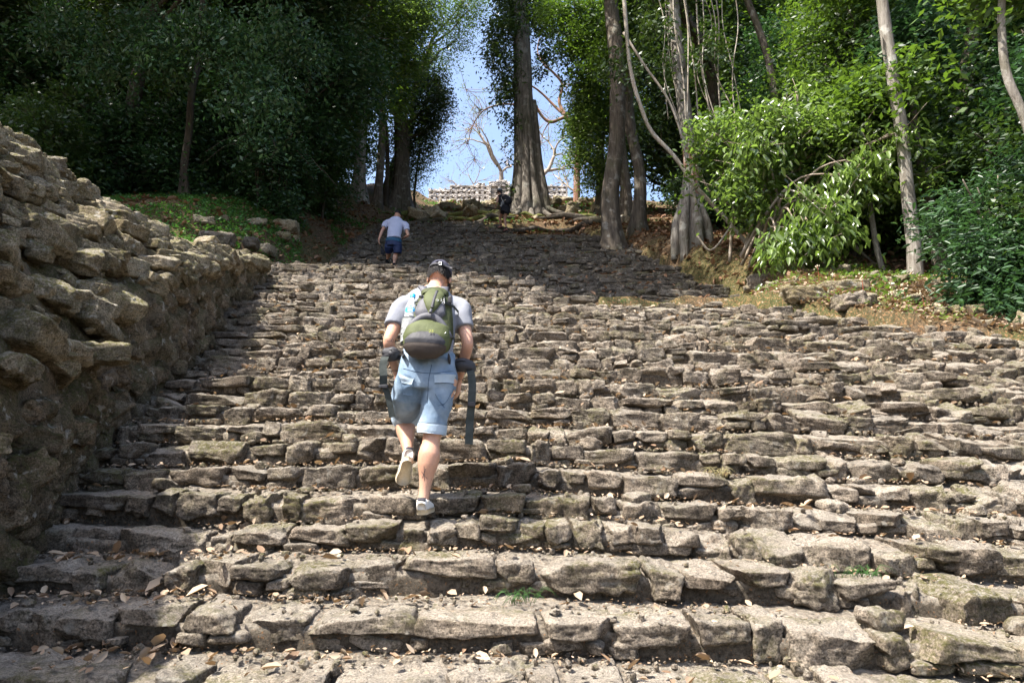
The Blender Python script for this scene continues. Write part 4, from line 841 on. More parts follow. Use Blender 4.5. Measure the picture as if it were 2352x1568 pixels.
M['capgrey'] = cloth('grey cap', (.16, .18, .20), (.22, .24, .26), 30)
M['mesh'] = cloth('grey mesh pocket', (.17, .18, .18), (.26, .27, .27), 60, .8, 90, .8)
def loft(acc, secs, lat=(1, 0, 0), ns=24, n=None, m=0, e=2.2, tint=.5):
    """elliptic sections (point, half width along lat, half depth) swept into a closed body"""
    pts = np.array([s[0] for s in secs], float); A = np.array([s[1] for s in secs], float); Bq = np.array([s[2] for s in secs], float); lat = np.asarray(lat, float)
    if n:
        p2, A2 = resample(pts, A, n); _, Bq = resample(pts, Bq, n); pts, A = p2, A2
    t = np.gradient(pts, axis=0); t /= np.linalg.norm(t, axis=1)[:, None]+1e-9
    U = lat-t*(t@lat)[:, None]; U /= np.linalg.norm(U, axis=1)[:, None]; W = np.cross(t, U); th = np.linspace(0, 2*np.pi, ns, endpoint=False)
    c, s = np.cos(th), np.sin(th); c = np.sign(c)*np.abs(c)**(2/e); s = np.sign(s)*np.abs(s)**(2/e)
    v = pts[:, None]+A[:, None, None]*c[None, :, None]*U[:, None]+Bq[:, None, None]*s[None, :, None]*W[:, None]; k = len(pts)
    v = np.concatenate([v.reshape(-1, 3), pts[:1], pts[-1:]]); a = np.arange(ns); b = (a+1) % ns
    base = acc.n; acc.add(v, grid_faces(k, ns, True), m, tint)
    cap = np.concatenate([np.stack([np.full(ns, k*ns), b, a], 1), np.stack([np.full(ns, k*ns+1), (k-1)*ns+a, (k-1)*ns+b], 1)]); acc.f.append(cap+base); acc.m.append(np.full(len(cap), m, int))
def ball(acc, c, r, rm=None, n=8, m=0, e=2., tint=.5):
    V, F = cubet(n); p = V/((np.abs(V)**e).sum(1)**(1/e))[:, None]*np.asarray(r)
    if rm is not None: p = p@np.asarray(rm).T
    acc.add(p+np.asarray(c), F, m, tint)
def fuse(acc, name, mat, parent, vox, it=4, disp=None):
    """weld overlapping lofts into one continuous skin"""
    o = acc.build(name, mat, parent); 
    r = o.modifiers.new('r', 'REMESH'); r.mode = 'VOXEL'; r.voxel_size = vox; r.use_smooth_shade = True
    s = o.modifiers.new('s', 'SMOOTH'); s.iterations = it; s.factor = .5
    dg = bpy.context.evaluated_depsgraph_get(); me = bpy.data.meshes.new_from_object(o.evaluated_get(dg)); o.modifiers.clear(); old = o.data; o.data = me; me.name = name
    if not me.materials: me.materials.append(mat)
    n = len(me.vertices); co_ = np.empty(n*3, np.float32); me.vertices.foreach_get('co', co_); co_ = co_.reshape(-1, 3)
    if disp:
        no = np.empty(n*3, np.float32); me.vertices.foreach_get('normal', no); no = no.reshape(-1, 3); co_ = co_+no*disp(co_+np.array(parent.location))[:, None]; me.vertices.foreach_set('co', co_.astype(np.float32).ravel())
    me.polygons.foreach_set('use_smooth', [True]*len(me.polygons)); me.update(); return o
def hand(acc, w, d, pn, side, sc=1., curl=.5):
    """palm with four bent fingers of unequal length and a thumb from its side; d points to the fingertips, pn is the palm side"""
    w = np.asarray(w, float); d = np.asarray(d, float); d /= np.linalg.norm(d); pn = np.asarray(pn, float); pn -= d*(pn@d); pn /= np.linalg.norm(pn); lt = np.cross(d, pn)*side
    loft(acc, [(w-d*.02, .027*sc, .021*sc), (w+d*.02*sc, .032*sc, .018*sc), (w+d*.06*sc, .041*sc, .016*sc), (w+d*.095*sc, .040*sc, .013*sc)], lt, 14, 8)
    for i, L in enumerate((.070, .080, .075, .058)):
        p = w+d*(.088-.004*abs(i-1.3))*sc+lt*(.030-.0205*i)*sc; an = curl*(.4+.08*i); pts = [p-d*.02*sc, p]; q = p.copy()
        for s_ in (.45, .30, .25): q = q+(d*math.cos(an)+pn*math.sin(an)+lt*(.10-.07*i)*.4)*L*s_*sc; pts.append(q.copy()); an += curl*.75
        tube(acc, pts, [.0095*sc, .0092*sc, .0086*sc, .0078*sc, .006*sc], 8, 12)
    p = w+d*.03*sc+lt*.028*sc; tube(acc, [p-lt*.012*sc, p+lt*.014*sc+d*.02*sc+pn*.004, p+lt*.026*sc+d*.047*sc+pn*.014*sc, p+lt*.024*sc+d*.072*sc+pn*.028*sc], [.013*sc, .0115*sc, .010*sc, .0075*sc], 8, 12)
def head(acc, c, face, up, s=1.):
    """skull, jaw, nose, brow, lips and ears on one head (c is its centre, s scales a 23 cm head)"""
    face = np.asarray(face, float); up = np.asarray(up, float); up /= np.linalg.norm(up); face = face-up*(face@up); face /= np.linalg.norm(face); lt = np.cross(face, up); Rm = np.stack([lt, face, up], 1)
    q = lambda x, y, z: np.asarray(c)+Rm@(np.array([x, y, z])*s)
    ball(acc, q(0, -.012, .028), (.077*s, .097*s, .090*s), Rm, 12); loft(acc, [(q(0, .02, .02), .068*s, .075*s), (q(0, .03, -.05), .058*s, .062*s), (q(0, .045, -.095), .036*s, .040*s), (q(0, .05, -.112), .018*s, .022*s)], lt, 16, 10)
    tube(acc, [q(0, .085, .015), q(0, .108, -.02), q(0, .098, -.032)], [.008*s, .014*s, .010*s], 8, 8); ball(acc, q(0, .092, -.060), (.024*s, .010*s, .009*s), Rm, 5); ball(acc, q(0, .088, .030), (.050*s, .012*s, .009*s), Rm, 5)
    for k_ in (-1, 1): ball(acc, q(k_*.030, .082, .010), (.013*s, .010*s, .010*s), Rm, 5); ball(acc, q(k_*.083, -.004, -.012), (.008*s, .020*s, .032*s), Rm@rot(k_*-.35), 6)
    return Rm, q
def V3(*a): return np.array(a, float)
from mathutils import Vector
# ============ the walker in the foreground
D = 4.5
def pj(x, y, d): return P(x, y, d)
foot_tz = treadz(P(975, 1190, 4.55)[0], 4.55, STEPS); FZ = foot_tz[0] if foot_tz else -.38
heelR = P(976, 1196, 4.44); dz = FZ+.012-heelR[2]      # put the sole on the step
man = thing('person', 'person climbing in grey tee, denim shorts, dark cap and white shoes, carrying olive backpack', 'person', (0., 4.5, FZ))
ank = P(972, 1150, 4.47)+[0, 0, dz*.8]; kneeR = P(992, 1003, 4.52); hipR = P(1018, 868, 4.56); hipL = P(946, 868, 4.56)
kneeL = P(930, 958, 4.88); ankL = P(938, 1048, 4.60); pel = P(982, 852, 4.57); wst = P(985, 800, 4.60); chs = P(988, 735, 4.74); shl = P(990, 692, 4.84); nkb = P(998, 668, 4.90); hc = P(1009, 640, 4.99)
SL = P(921, 708, 4.77); SR = P(1059, 712, 4.77); EL = P(893, 786, 4.62); ER = P(1074, 792, 4.66); WL = P(908, 852, 4.74); WR = P(1055, 872, 4.80)
b = Acc()
loft(b, [(pel-[0, 0, .08], .15, .11), (pel, .172, .125), (wst, .150, .105), (chs, .168, .115), (shl, .172, .10), (nkb, .085, .07)], n=24)
loft(b, [(shl, .07, .06), (nkb, .062, .058), (P(1003, 655, 4.95), .056, .056), (hc, .058, .058)], n=12)
fdir = V3(.05, .95, -.5); hup = V3(.12, .42, 1); Rm, HQ = head(b, hc, fdir, hup, 1.02)
def leg(acc, hip, kn, an, k=1., cal=1., n=40):
    dr = (an-kn); L = np.linalg.norm(dr); back = V3(0, -1, 0); back = back-dr*(back@dr)/(dr@dr); back /= np.linalg.norm(back)
    loft(acc, [(hip, .098*k, .10*k), (hip*.6+kn*.4, .083*k, .085*k), (kn-(kn-hip)*.08, .063*k, .064*k), (kn, .058*k, .06*k), (kn+dr*.12+back*.004, .056*k, .058*k), (kn+dr*.30+back*.014, .066*k*cal, .067*k*cal), (kn+dr*.45+back*.012, .060*k*cal, .062*k*cal), (kn+dr*.66+back*.004, .044*k, .046*k), (kn+dr*.86, .034*k, .038*k), (an, .034*k, .040*k)], n=n, ns=22)
leg(b, hipR, kneeR, ank, 1.02, 1.08); leg(b, hipL, kneeL, ankL, 1.0, 1.05)
def arm(acc, s, e, w, k=1., n=26):
    loft(acc, [(s, .058*k, .056*k), (s*.72+e*.28, .054*k, .055*k), (s*.35+e*.65, .047*k, .048*k), (e, .040*k, .042*k), (e*.75+w*.25, .041*k, .041*k), (e*.4+w*.6, .033*k, .034*k), (w, .024*k, .027*k)], n=n, ns=18)
arm(b, SL, EL, WL, .98); arm(b, SR, ER, WR, .98)
hand(b, WL, V3(.15, .25, -1), V3(1, .3, 0), -1, 1., .6); hand(b, WR, V3(-.10, .2, -1), V3(-1, .2, 0), 1, 1., .65)
for an_, fw in ((ank, V3(.02, 1, -.04)), (ankL, V3(-.24, .74, -.62))):
    fw = fw/np.linalg.norm(fw); dn = V3(0, -.0, -1) if fw[1] > .9 else V3(.0, -.64, -.77); loft(b, [(an_+dn*.02-fw*.03, .03, .03), (an_+dn*.04+fw*.04, .036, .032), (an_+dn*.05+fw*.12, .038, .022), (an_+dn*.055+fw*.17, .03, .014)], n=12)
fuse(b, 'body', M['skin'], man, .0075, 5)
# --- shirt
def folds(sc, amp, seed=0, dirv=(1, 1, .45)):
    dirv = np.array(dirv)
    return lambda p: (1-np.abs(fbm(p*sc*dirv+fbm(p*sc*.6, 2, seed+5)[:, None]*1.2, 2, seed))*3.2)*amp-amp*.6
s = Acc(); loft(s, [(pel+[0, 0, .03], .178, .130), (wst, .172, .126), (chs, .186, .132), (shl-[0, .01, .005], .190, .112), (nkb+[0, -.005, -.02], .115, .082), (nkb+[0, 0, .008], .072, .064)], n=26, ns=30)
for S_, E_ in ((SL, EL), (SR, ER)):
    dr = E_-S_; loft(s, [(S_+(shl-S_)*.35, .080, .080), (S_, .074, .072), (S_+dr*.3, .069, .069), (S_+dr*.56, .071, .070)], n=14, ns=22)
fuse(s, 'shirt', M['tee'], man, .008, 4, folds(8, .012, 3))
# --- shorts with cuffs, seams and pockets
s = Acc(); loft(s, [(P(985, 812, 4.60), .176, .128), (P(983, 835, 4.58), .192, .138), (P(981, 865, 4.57), .205, .148), (P(980, 895, 4.57), .200, .14)], n=14, ns=34)
lt_ = V3(1, 0, 0)
loft(s, [(hipR+[-.02, 0, .02], .112, .135), (P(1004, 920, 4.55), .104, .110), (P(995, 968, 4.54), .092, .102), (P(992, 984, 4.54), .091, .101)], n=14, ns=26)
hemL = P(934, 945, 4.80); loft(s, [(hipL+[.01, 0, .02], .110, .135), (P(937, 908, 4.62), .110, .125), (P(934, 930, 4.72), .10, .115), (hemL, .095, .108)], n=14, ns=26)
shorts = fuse(s, 'shorts', M['denim'], man, .008, 3, folds(9, .010, 9, (1, 1, 1.2)))
def ring(name, c0, c1, a_, b_, mat, par, ns=34, th=.006):
    s = Acc(); loft(s, [(c0, a_*.97, b_*.97), (c0*.85+c1*.15, a_, b_), (c0*.15+c1*.85, a_*1.01, b_*1.01), (c1, a_*.97, b_*.97)], n=10, ns=ns)
    for v in s.v: v += (fbm(v*22, 2, 3)*th)[:, None]
    return s.build(name, mat, par)
ring('cuff', P(994, 973, 4.54), P(991, 996, 4.54), .098, .108, M['denim_light'], man); ring('cuff', P(933, 938, 4.77), P(931, 961, 4.84), .099, .112, M['denim_light'], man)
from mathutils.bvhtree import BVHTree
def proj_on(objs, pts, off=.003):
    """drop points on the surfaces of the walker seen from behind (towards +y)"""
    out = []
    bv = []
    for o in objs: bv.append((BVHTree.FromPolygons([v.co+o.parent.location for v in o.data.vertices], [list(p.vertices) for p in o.data.polygons]), o))
    for x, z, y0 in pts:
        best = None
        for t_, o in bv:
            h = t_.ray_cast(Vector((x, y0-1.2, z)), Vector((0, 1, 0)))
            if h[0] is not None and (best is None or h[0].y < best): best = h[0].y
        if best is not None: out.append([x, best-off, z])
    return out
from mathutils import Vector
def seam(name, par, on, pl, mat, r=.0022, d=4.45, n=24):
    pp = np.array([P(x, y, d) for x, y in pl]); q, _ = resample(pp, np.ones(len(pp)), n); w = proj_on(on, [(a[0], a[2], a[1]) for a in q], r*.3)
    if len(w) > 3: a = Acc(); tube(a, w, r, 5); return a.build(name, mat, par)
for pl in ([(992, 838), (986, 870), (983, 900), (981, 925)], [(925, 845), (960, 855), (1000, 858), (1040, 850)]): seam('seam', shorts, [shorts], pl, M['thread'])
def patch(name, par, on, poly, mat, th=.005, d=4.45, nu=14, nv=14):
    (x0, y0), (x1, y1), (x2, y2), (x3, y3) = poly; pts = []
    for i in range(nu):
        for j in range(nv):
            u, v = i/(nu-1), j/(nv-1); x = (x0*(1-u)+x1*u)*(1-v)+(x3*(1-u)+x2*u)*v; y = (y0*(1-u)+y1*u)*(1-v)+(y3*(1-u)+y2*u)*v; p = P(x, y, d); pts.append((p[0], p[2], p[1]))
    w = proj_on(on, pts, th)
    if len(w) != nu*nv: return None
    a = Acc(); a.add(w, grid_faces(nu, nv)); w2 = np.array(w)+[0, th*1.5, 0]; a.add(w2, grid_faces(nu, nv)[:, ::-1])
    e = [i*nv for i in range(nu)]+[(nu-1)*nv+j for j in range(1, nv)]+[i*nv+nv-1 for i in range(nu-2, -1, -1)]+[j for j in range(nv-2, 0, -1)]
    f = [[e[i], e[(i+1) % len(e)], e[(i+1) % len(e)]+nu*nv, e[i]+nu*nv] for i in range(len(e))]; a.f.append(np.array(f)); a.m.append(np.zeros(len(f), int))
    return a.build(name, mat, par)
patch('pocket', shorts, [shorts], ((1006, 862), (1046, 858), (1043, 905), (1010, 900)), M['denim']); patch('pocket_flap', shorts, [shorts], ((998, 862), (1046, 858), (1045, 878), (999, 880)), M['denim_light'], .009)
patch('pocket', shorts, [shorts], ((918, 862), (950, 872), (948, 908), (925, 905)), M['denim']); patch('pocket_flap', shorts, [shorts], ((915, 858), (952, 870), (946, 884), (922, 878)), M['denim_light'], .009)
for pl in ([(1000, 905), (1010, 922), (1018, 930)], [(1034, 903), (1026, 920), (1018, 930)], [(1006, 932), (1022, 926)], [(1011, 924), (1021, 936)], [(998, 881), (1046, 879)], [(1002, 864), (1002, 880)]): seam('seam', shorts, [shorts], pl, M['thread'], .0018)
body = [o for o in man.children if o.name.startswith('body')][0]
for pl in ([(968, 1098), (977, 1076)], [(980, 1100), (966, 1082)], [(973, 1104), (973, 1070)]): seam('tattoo', body, [body], pl, M['ink'], .0012, 4.4, 10)
for pl in ([(884, 778), (896, 779), (905, 780)], [(893, 779), (896, 772), (899, 779)]): seam('tattoo', body, [body], pl, M['ink'], .0012, 4.5, 10)
seam('tattoo', body, [body], [(1060, 845), (1066, 848), (1072, 853)], M['ink'], .002, 4.6, 10)
tube_ = Acc(); th_ = np.linspace(0, 6.3, 22); tube(tube_, [WR+V3(.028*math.cos(t), .030*math.sin(t), .0) for t in th_], .003, 5); tube_.build('bracelet', M['brownpack'], man)
tube_ = Acc(); tube(tube_, [WL+V3(.029*math.cos(t), .031*math.sin(t), .0) for t in th_], .003, 5); tube_.build('bracelet', M['charcoal'], man)
# --- hair and cap
h = Acc(); V, F = cubet(16); p = V/np.linalg.norm(V, axis=1)[:, None]; keep = lambda q: (q[:, 2] > -.46-.1*np.abs(q[:, 0])) & (q[:, 1] < .45)
rr = np.array([.084, .104, .094])*1.02; fm = keep(p)[F].all(1); pp = p*rr*(1+fbm(p*14, 2, 4)*.05)[:, None]; c0 = HQ(0, -.014, .026); h.add(pp@Rm.T+c0, F[fm]); p_in = p*rr*.9
h.add(p_in@Rm.T+c0, F[fm][:, ::-1])
rs = np.random.default_rng(31); sel = p[keep(p) & (p[:, 1] < .3) & (p[:, 2] < .45)]; idx = rs.integers(0, len(sel), 1500); q = sel[idx]+rs.normal(size=(1500, 3))*.04; q /= np.linalg.norm(q, axis=1)[:, None]; a0 = (q*rr*1.0)@Rm.T+c0; a1 = (q*rr*1.045+np.array([0, -.002, -.020])+rs.normal(size=(1500, 3))*.004)@Rm.T+c0; sd = np.cross(a1-a0, V3(0, 1, 0)); sd /= np.linalg.norm(sd, axis=1)[:, None]; sd *= .0012
v = np.stack([a0-sd, a0+sd, a1+sd*.3, a1-sd*.3], 1).reshape(-1, 3); h.add(v, np.arange(len(v)).reshape(-1, 4)); h.build('hair', M['hair'], man)
def cap(parent, c0, Rm, s, mat, opening=True, name='cap'):
    V, F = cubet(20); p = V/np.linalg.norm(V, axis=1)[:, None]; rr = np.array([.091, .112, .106])*s
    zr = -.02+.12*np.clip(p[:, 1], -1, 1)*0; k1 = p[:, 2] > -.10
    hole = (p[:, 1] < 0) & (((p[:, 0]-.08)/.33)**2+((p[:, 2]-.02)/.36)**2 < 1) & (p[:, 2] > .03) if opening else np.zeros(len(p), bool)
    fm = (k1 & ~hole)[F].all(1); crease = 1+.012*np.cos(np.arctan2(p[:, 1], p[:, 0])*6)*(p[:, 2] > .1); o_ = p*rr*crease[:, None]; a = Acc(); a.add(o_@Rm.T+c0, F[fm]); a.add((o_*.965)@Rm.T+c0, F[fm][:, ::-1]); cp = a.build(name, mat, parent)
    br = []; 
    for u in np.linspace(0, 1, 8):
        for v in np.linspace(-1, 1, 16): an = v*1.05; R0 = 1+.75*u*(math.cos(an*1.1)**.7 if math.cos(an*1.1) > 0 else 0); br.append([math.sin(an)*rr[0]*(1+.1*u), math.cos(an)*rr[1]*R0, -.02*s-.02*u*s-.02*s*(v*v)])
    br = np.array(br); a = Acc(); a.add(br@Rm.T+c0, grid_faces(8, 16)); a.add((br-[0, 0, .004])@Rm.T+c0, grid_faces(8, 16)[:, ::-1]); a.build('brim', mat, cp)
    return cp, rr
c0 = HQ(0, -.014, .034); cp, rr = cap(man, c0, Rm, 1.0, M['navy'])
def onhead(th, z, k=1.02): q = V3(math.sin(th)*rr[0], -math.cos(th)*rr[1], 0)*math.sqrt(max(0, 1-z*z))*k; q[2] = z*rr[2]*k; return Rm@q+c0
def ribbon(acc, pts, w, up, th=.002, m=0):
    pts = np.asarray(pts, float); up = np.asarray(up, float); n = len(pts); upn = np.broadcast_to(up, (n, 3)); t = np.gradient(pts, axis=0); t /= np.linalg.norm(t, axis=1)[:, None]; ww = upn-t*(upn*t).sum(1)[:, None]; ww /= np.linalg.norm(ww, axis=1)[:, None]; nn = np.cross(t, ww)
    v = np.stack([pts+ww*w/2+nn*th, pts-ww*w/2+nn*th, pts-ww*w/2-nn*th, pts+ww*w/2-nn*th], 1).reshape(-1, 3); f = grid_faces(n, 4, True); acc.add(v, f, m)
    k = acc.n-len(v); acc.f.append(np.array([[0, 3, 2, 1], [4*n-4, 4*n-3, 4*n-2, 4*n-1]])+k); acc.m.append(np.full(2, m, int))
a = Acc(); ribbon(a, [onhead(t, .06) for t in np.linspace(-.75, .75, 18)], .018, Rm[:, 2]); ribbon(a, [onhead(.25, .05, 1.05), onhead(.6, .0, 1.08), onhead(.85, -.03, 1.2), onhead(1.0, -.06, 1.4)], .019, Rm[:, 2]); a.build('strap', M['charcoal'], cp)
a = Acc(); e_ = onhead(.18, .06, 1.06); bx = [e_+Rm@V3(x, 0, z) for x, z in ((-.011, -.013), (.011, -.013), (.011, .013), (-.011, .013), (-.011, -.013))]; tube(a, bx, .0022, 5); a.build('buckle', M['steel'], cp)
# --- shoes
def shoe(an, fw, dn, s=1., heelcol=None, nm='shoe', mu=None, ms=None, par=None, L=.285):
    fw = np.asarray(fw, float)/np.linalg.norm(fw); dn = np.asarray(dn, float); dn -= fw*(dn@fw); dn /= np.linalg.norm(dn); lt = np.cross(fw, dn); hb = an+dn*.062*s-fw*.062*s
    u = Acc(); secs = [(0, .028, .034, .036), (.02, .036, .044, .042), (.06, .038, .050, .046), (.10, .040, .044, .040), (.15, .046, .034, .034), (.20, .050, .027, .027), (.245, .044, .022, .020), (.272, .022, .016, .014)]
    loft(u, [(hb+fw*x*s-dn*(h_*.82)*s, w*s, h_*s) for x, w, h_, q in secs], lt, 22, 26, e=2.5); 
    loft(u, [(an+dn*.045*s-fw*.012*s, .038*s, .046*s), (an+dn*.01*s-fw*.012*s, .040*s, .047*s), (an-dn*.008*s-fw*.014*s, .041*s, .048*s)], lt, 20, 8)
    o = u.build(nm, mu or M['shoe'], par)
    ou = [(0, .0), (.01, .022), (.03, .035), (.07, .037), (.12, .038), (.17, .047), (.215, .052), (.25, .044), (.272, .024), (.28, .0)]; xs = np.interp(np.linspace(0, 1, 30), np.linspace(0, 1, 10), [q[0] for q in ou]); w = np.interp(xs, [q[0] for q in ou], [q[1] for q in ou]); rim = np.concatenate([np.stack([xs, w], 1), np.stack([xs[::-1], -w[::-1]], 1)[1:-1]]); n = len(rim)
    lay = [hb+fw*(x-.004)*s*1.02+lt*y*1.05*s+dn*z*s for z, in ((-.014,), (.012,), (.018,)) for x, y in rim]; k3 = Acc(); v = np.array(lay); v[2*n:] = v[2*n:]*.0+[hb+fw*(x*.96+.004)*s+lt*y*.93*s+dn*.018*s for x, y in rim]
    cb, ct = hb+fw*.14*s+dn*.016*s, hb+fw*.14*s-dn*.014*s; v = np.concatenate([v, [ct, cb]]); f = grid_faces(3, n, True); k3.add(v, f); a = np.arange(n); b2 = (a+1) % n; k3.f.append(np.concatenate([np.stack([np.full(n, 3*n), b2, a], 1), np.stack([np.full(n, 3*n+1), 2*n+a, 2*n+b2], 1)])); k3.m.append(np.zeros(2*n, int)); so_ = k3.build('sole', ms or M['sole'], o)
    if heelcol: a = Acc(); loft(a, [(hb+fw*.008*s-dn*.058*s, .022*s, .010*s), (hb+fw*.004*s-dn*.075*s, .026*s, .012*s), (hb+fw*.006*s-dn*.088*s, .024*s, .010*s)], lt, 14, 8); a.build('heel_tab', heelcol, o)
    return o
shoe(ank+[0, 0, -.005], V3(.03, 1, .02), V3(0, 0, -1), 1., M['greypack'], par=man); shoe(ankL+V3(-.003, -.0, .0), V3(-.24, .74, -.62), V3(.0, -.64, -.77), 1., M['greypack'], par=man)
# ============ backpack (worn: a thing of its own)
bo = P(985, 838, 4.60); tpk = P(1012, 672, 4.86); upv = tpk-bo; HB = np.linalg.norm(upv); upv /= HB; ltv = V3(1, 0, 0); ltv = ltv-upv*(ltv@upv); ltv /= np.linalg.norm(ltv); outv = np.cross(upv, ltv); outv = outv*(-1 if outv[1] > 0 else 1)
bo2 = bo+outv*.115
def K(u, t, o): return bo2+ltv*u+upv*t+outv*o
pack = thing('backpack', 'olive and grey hiking backpack on the back of the person in denim shorts', 'backpack', tuple(bo2))
def pk(name, secs, mat, par=pack, ns=30, n=24, e=2.6, wr=.008, c=0.):
    a = Acc(); loft(a, [(K(u+c, t, o), w, d) for u, t, w, d, o in secs], ltv, ns, n, e=e)
    for v in a.v: v += (fbm(v*17, 3, 6)*wr)[:, None]*outv+(fbm(v*13, 2, 8)*wr)[:, None]*ltv
    return a.build(name, mat, par)
H_ = HB
main = pk('main_compartment', [(0, -.02, .10, .05, .05), (0, .03, .155, .075, .06), (0, .14, .165, .085, .07), (0, .26, .150, .085, .07), (.0, .38, .125, .075, .06), (.0, .46, .092, .055, .045), (0, .495, .05, .03, .03)], M['olive'])
low = pk('lower_pocket', [(.0, -.045, .10, .05, .09), (.0, -.01, .148, .075, .10), (.0, .06, .160, .085, .11), (.0, .13, .150, .078, .11), (.0, .19, .115, .052, .105), (.0, .22, .07, .03, .10)], M['olive_light'], wr=.014)
pk('base_panel', [(.0, -.055, .08, .045, .09), (.0, -.03, .13, .07, .105), (.0, .02, .142, .082, .120), (.0, .06, .125, .072, .128), (.0, .095, .085, .050, .136), (.0, .11, .045, .03, .145)], M['charcoal'], low, wr=.006)
pk('bottom_panel', [(.0, -.07, .08, .045, .08), (.0, -.045, .122, .07, .10), (.0, -.02, .140, .082, .112), (.0, -.005, .144, .084, .116)], M['brownpack'], low, wr=.005)
a = Acc(); tube(a, [K(x*.150, .20-.135*abs(x)**2.1, (.172-.05*x*x)) for x in np.linspace(-1, 1, 24)], .016, 8, flat=1.6); a.build('piping', M['greypack'], low)
pk('front_panel', [(.0, .19, .075, .03, .135), (.0, .24, .105, .045, .14), (.0, .31, .095, .05, .135), (.0, .38, .070, .045, .12), (.0, .43, .04, .03, .10)], M['greypack'], main, wr=.006)
pk('front_pocket', [(.012, .225, .018, .02, .17), (.012, .26, .040, .03, .172), (.012, .32, .065, .035, .165), (.012, .39, .072, .035, .145), (.012, .44, .05, .03, .125)], M['olive_light'], main, wr=.008)
a = Acc(); ribbon(a, [K(.018+.010*t, .25+.17*t, .205-.035*t*t) for t in np.linspace(0, 1, 10)], .018, ltv, .003); a.build('zip', M['charcoal'], main)
a = Acc(); tube(a, [K(.016, .232, .206), K(.014, .205, .205)], [.009, .011], 8, 6); a.build('zip_pull', M['greypack'], main)
a = Acc(); rs = np.random.default_rng(3)
for i in range(4):
    for j in range(3): c_ = K(.044+.020*j-.004*i, .315+.020*i+(.010 if j % 2 else 0), .199-.02*j*.3-.03*(i*.2)); tube(a, [c_+ltv*.009*math.cos(t)+upv*.009*math.sin(t)-outv*(.01*j*.5) for t in np.linspace(0, 6.3, 7)], .0018, 4)
a.build('reflective_print', M['white'], main)
pk('lid_flap', [(.0, .42, .085, .04, .10), (.0, .46, .098, .05, .075), (.0, .495, .075, .04, .055), (.0, .51, .04, .02, .045)], M['olive'], main, wr=.008)
a = Acc(); tube(a, [K(.05*x, .485+.075*(1-x*x), .03) for x in np.linspace(-1, 1, 14)], .007, 6); a.build('haul_loop', M['charcoal'], pack)
for s_, E_ in ((-1, P(960, 660, 4.86)), (1, P(1052, 690, 4.85))):
    a = Acc(); s0 = K(.055*s_, .455, .0); over = SL*.42+nkb*.58 if s_ < 0 else SR*.42+nkb*.58; ribbon(a, resample([s0+outv*.02, s0*.4+over*.6+V3(0, -.05, .075), over+V3(0, .02, .062), over+V3(0, .12, -.01), chs+V3(s_*.10, .16, .0)], np.ones(5), 24)[0], .052, ltv, .008); a.build('shoulder_strap', M['greypack'], pack)
for s_ in (-1, 1):   # side compression straps
    for t_ in (.10, .33): a = Acc(); ribbon(a, [K(s_*.09, t_, .16), K(s_*.15, t_+.005, .11), K(s_*.175, t_+.008, .05), K(s_*.17, t_+.01, .0)], .018, upv, .002); a.build('side_strap', M['strap'], pack)
a = Acc(); a.add(*stone(K(-.155, .115, .13), (.034, .018, .022), 5, 8, None, 0, 0, 1, 0)); a.build('buckle', M['charcoal'], pack)
a = Acc(); a.add(*stone(K(.118, .37, .14), (.026, .02, .05), 5, 8, None, 0, 0, 1, 0)); a.build('buckle', M['charcoal'], pack)
a = Acc(); tube(a, [K(-.075+.02*math.sin(q), .36-.03*q, .165) for q in np.linspace(0, 3, 8)], .003, 5); a.add(*stone(K(-.075, .365, .165), (.03, .02, .016), 5, 8, None, 0, 0, 1, 0)); a.build('cord', M['charcoal'], pack)
a = Acc(); tube(a, [K(.115+.015*math.cos(t), .08+.014*math.sin(t), .172) for t in np.linspace(0, -math.pi, 9)], .003, 5); a.build('ring', M['steel'], pack)
for s_, cc in ((-1, P(905, 812, 4.60)), (1, P(1063, 838, 4.60))):
    a = Acc(); loft(a, [(cc+V3(-.066*s_*-1 if s_ < 0 else -.066, .03, .01), .03, .035), (cc+V3(0, 0, 0), .044, .048), (cc+V3(.05*s_, .03, -.01), .040, .038), (cc+V3(.07*s_, .07, -.012), .022, .02)], upv, 18, 16, e=2.8); o = a.build('hip_belt_pouch', M['charcoal'], pack)
    a = Acc(); tube(a, [cc+V3(-.045*s_, -.035, .018), cc+V3(.0, -.047, .022), cc+V3(.05*s_, -.01, .012)], .003, 5, 10); a.build('zip', M['black'], o)
    a = Acc(); ribbon(a, resample([K(.15*s_, -.03, .06), cc+V3(-.05*s_, -.01, -.03), cc+V3(.06*s_, .05, -.02)], np.ones(3), 12)[0], .035, upv, .004); a.build('hip_belt', M['charcoal'], pack)
def lin(p, n):
    p = np.asarray(p, float); s = np.concatenate([[0], np.cumsum(np.linalg.norm(np.diff(p, axis=0), axis=1))]); t = np.linspace(0, s[-1], n); return np.stack([np.interp(t, s, p[:, i]) for i in range(3)], 1)
def hang(pl, dd, w=.034): a = Acc(); ribbon(a, lin([P(x, y, d) for (x, y), d in zip(pl, dd)], 26), w, V3(1, .2, .15), .0012); return a.build('hanging_strap', M['strap'], pack, smooth=False)
hang([(885, 819), (882, 826), (879, 842), (881, 862), (880, 885)], [4.57, 4.53, 4.51, 4.49, 4.50], .050); hang([(883, 885), (890, 905), (896, 930), (901, 958)], [4.49, 4.50, 4.50, 4.50], .040)
a = Acc(); a.add(*stone(P(880, 887, 4.485), (.06, .014, .022), 5, 8, None, 0, 0, 1, 0)); a.build('buckle', M['charcoal'], pack)
hang([(1079, 848), (1082, 858), (1085, 885), (1083, 928), (1079, 965), (1077, 1020)], [4.60, 4.55, 4.52, 4.49, 4.50, 4.47], .052)
a = Acc(); a.add(*stone(P(1083, 928, 4.48), (.05, .012, .03), 5, 8, None, 0, 0, 1, 0)); a.build('buckle', M['charcoal'], pack)
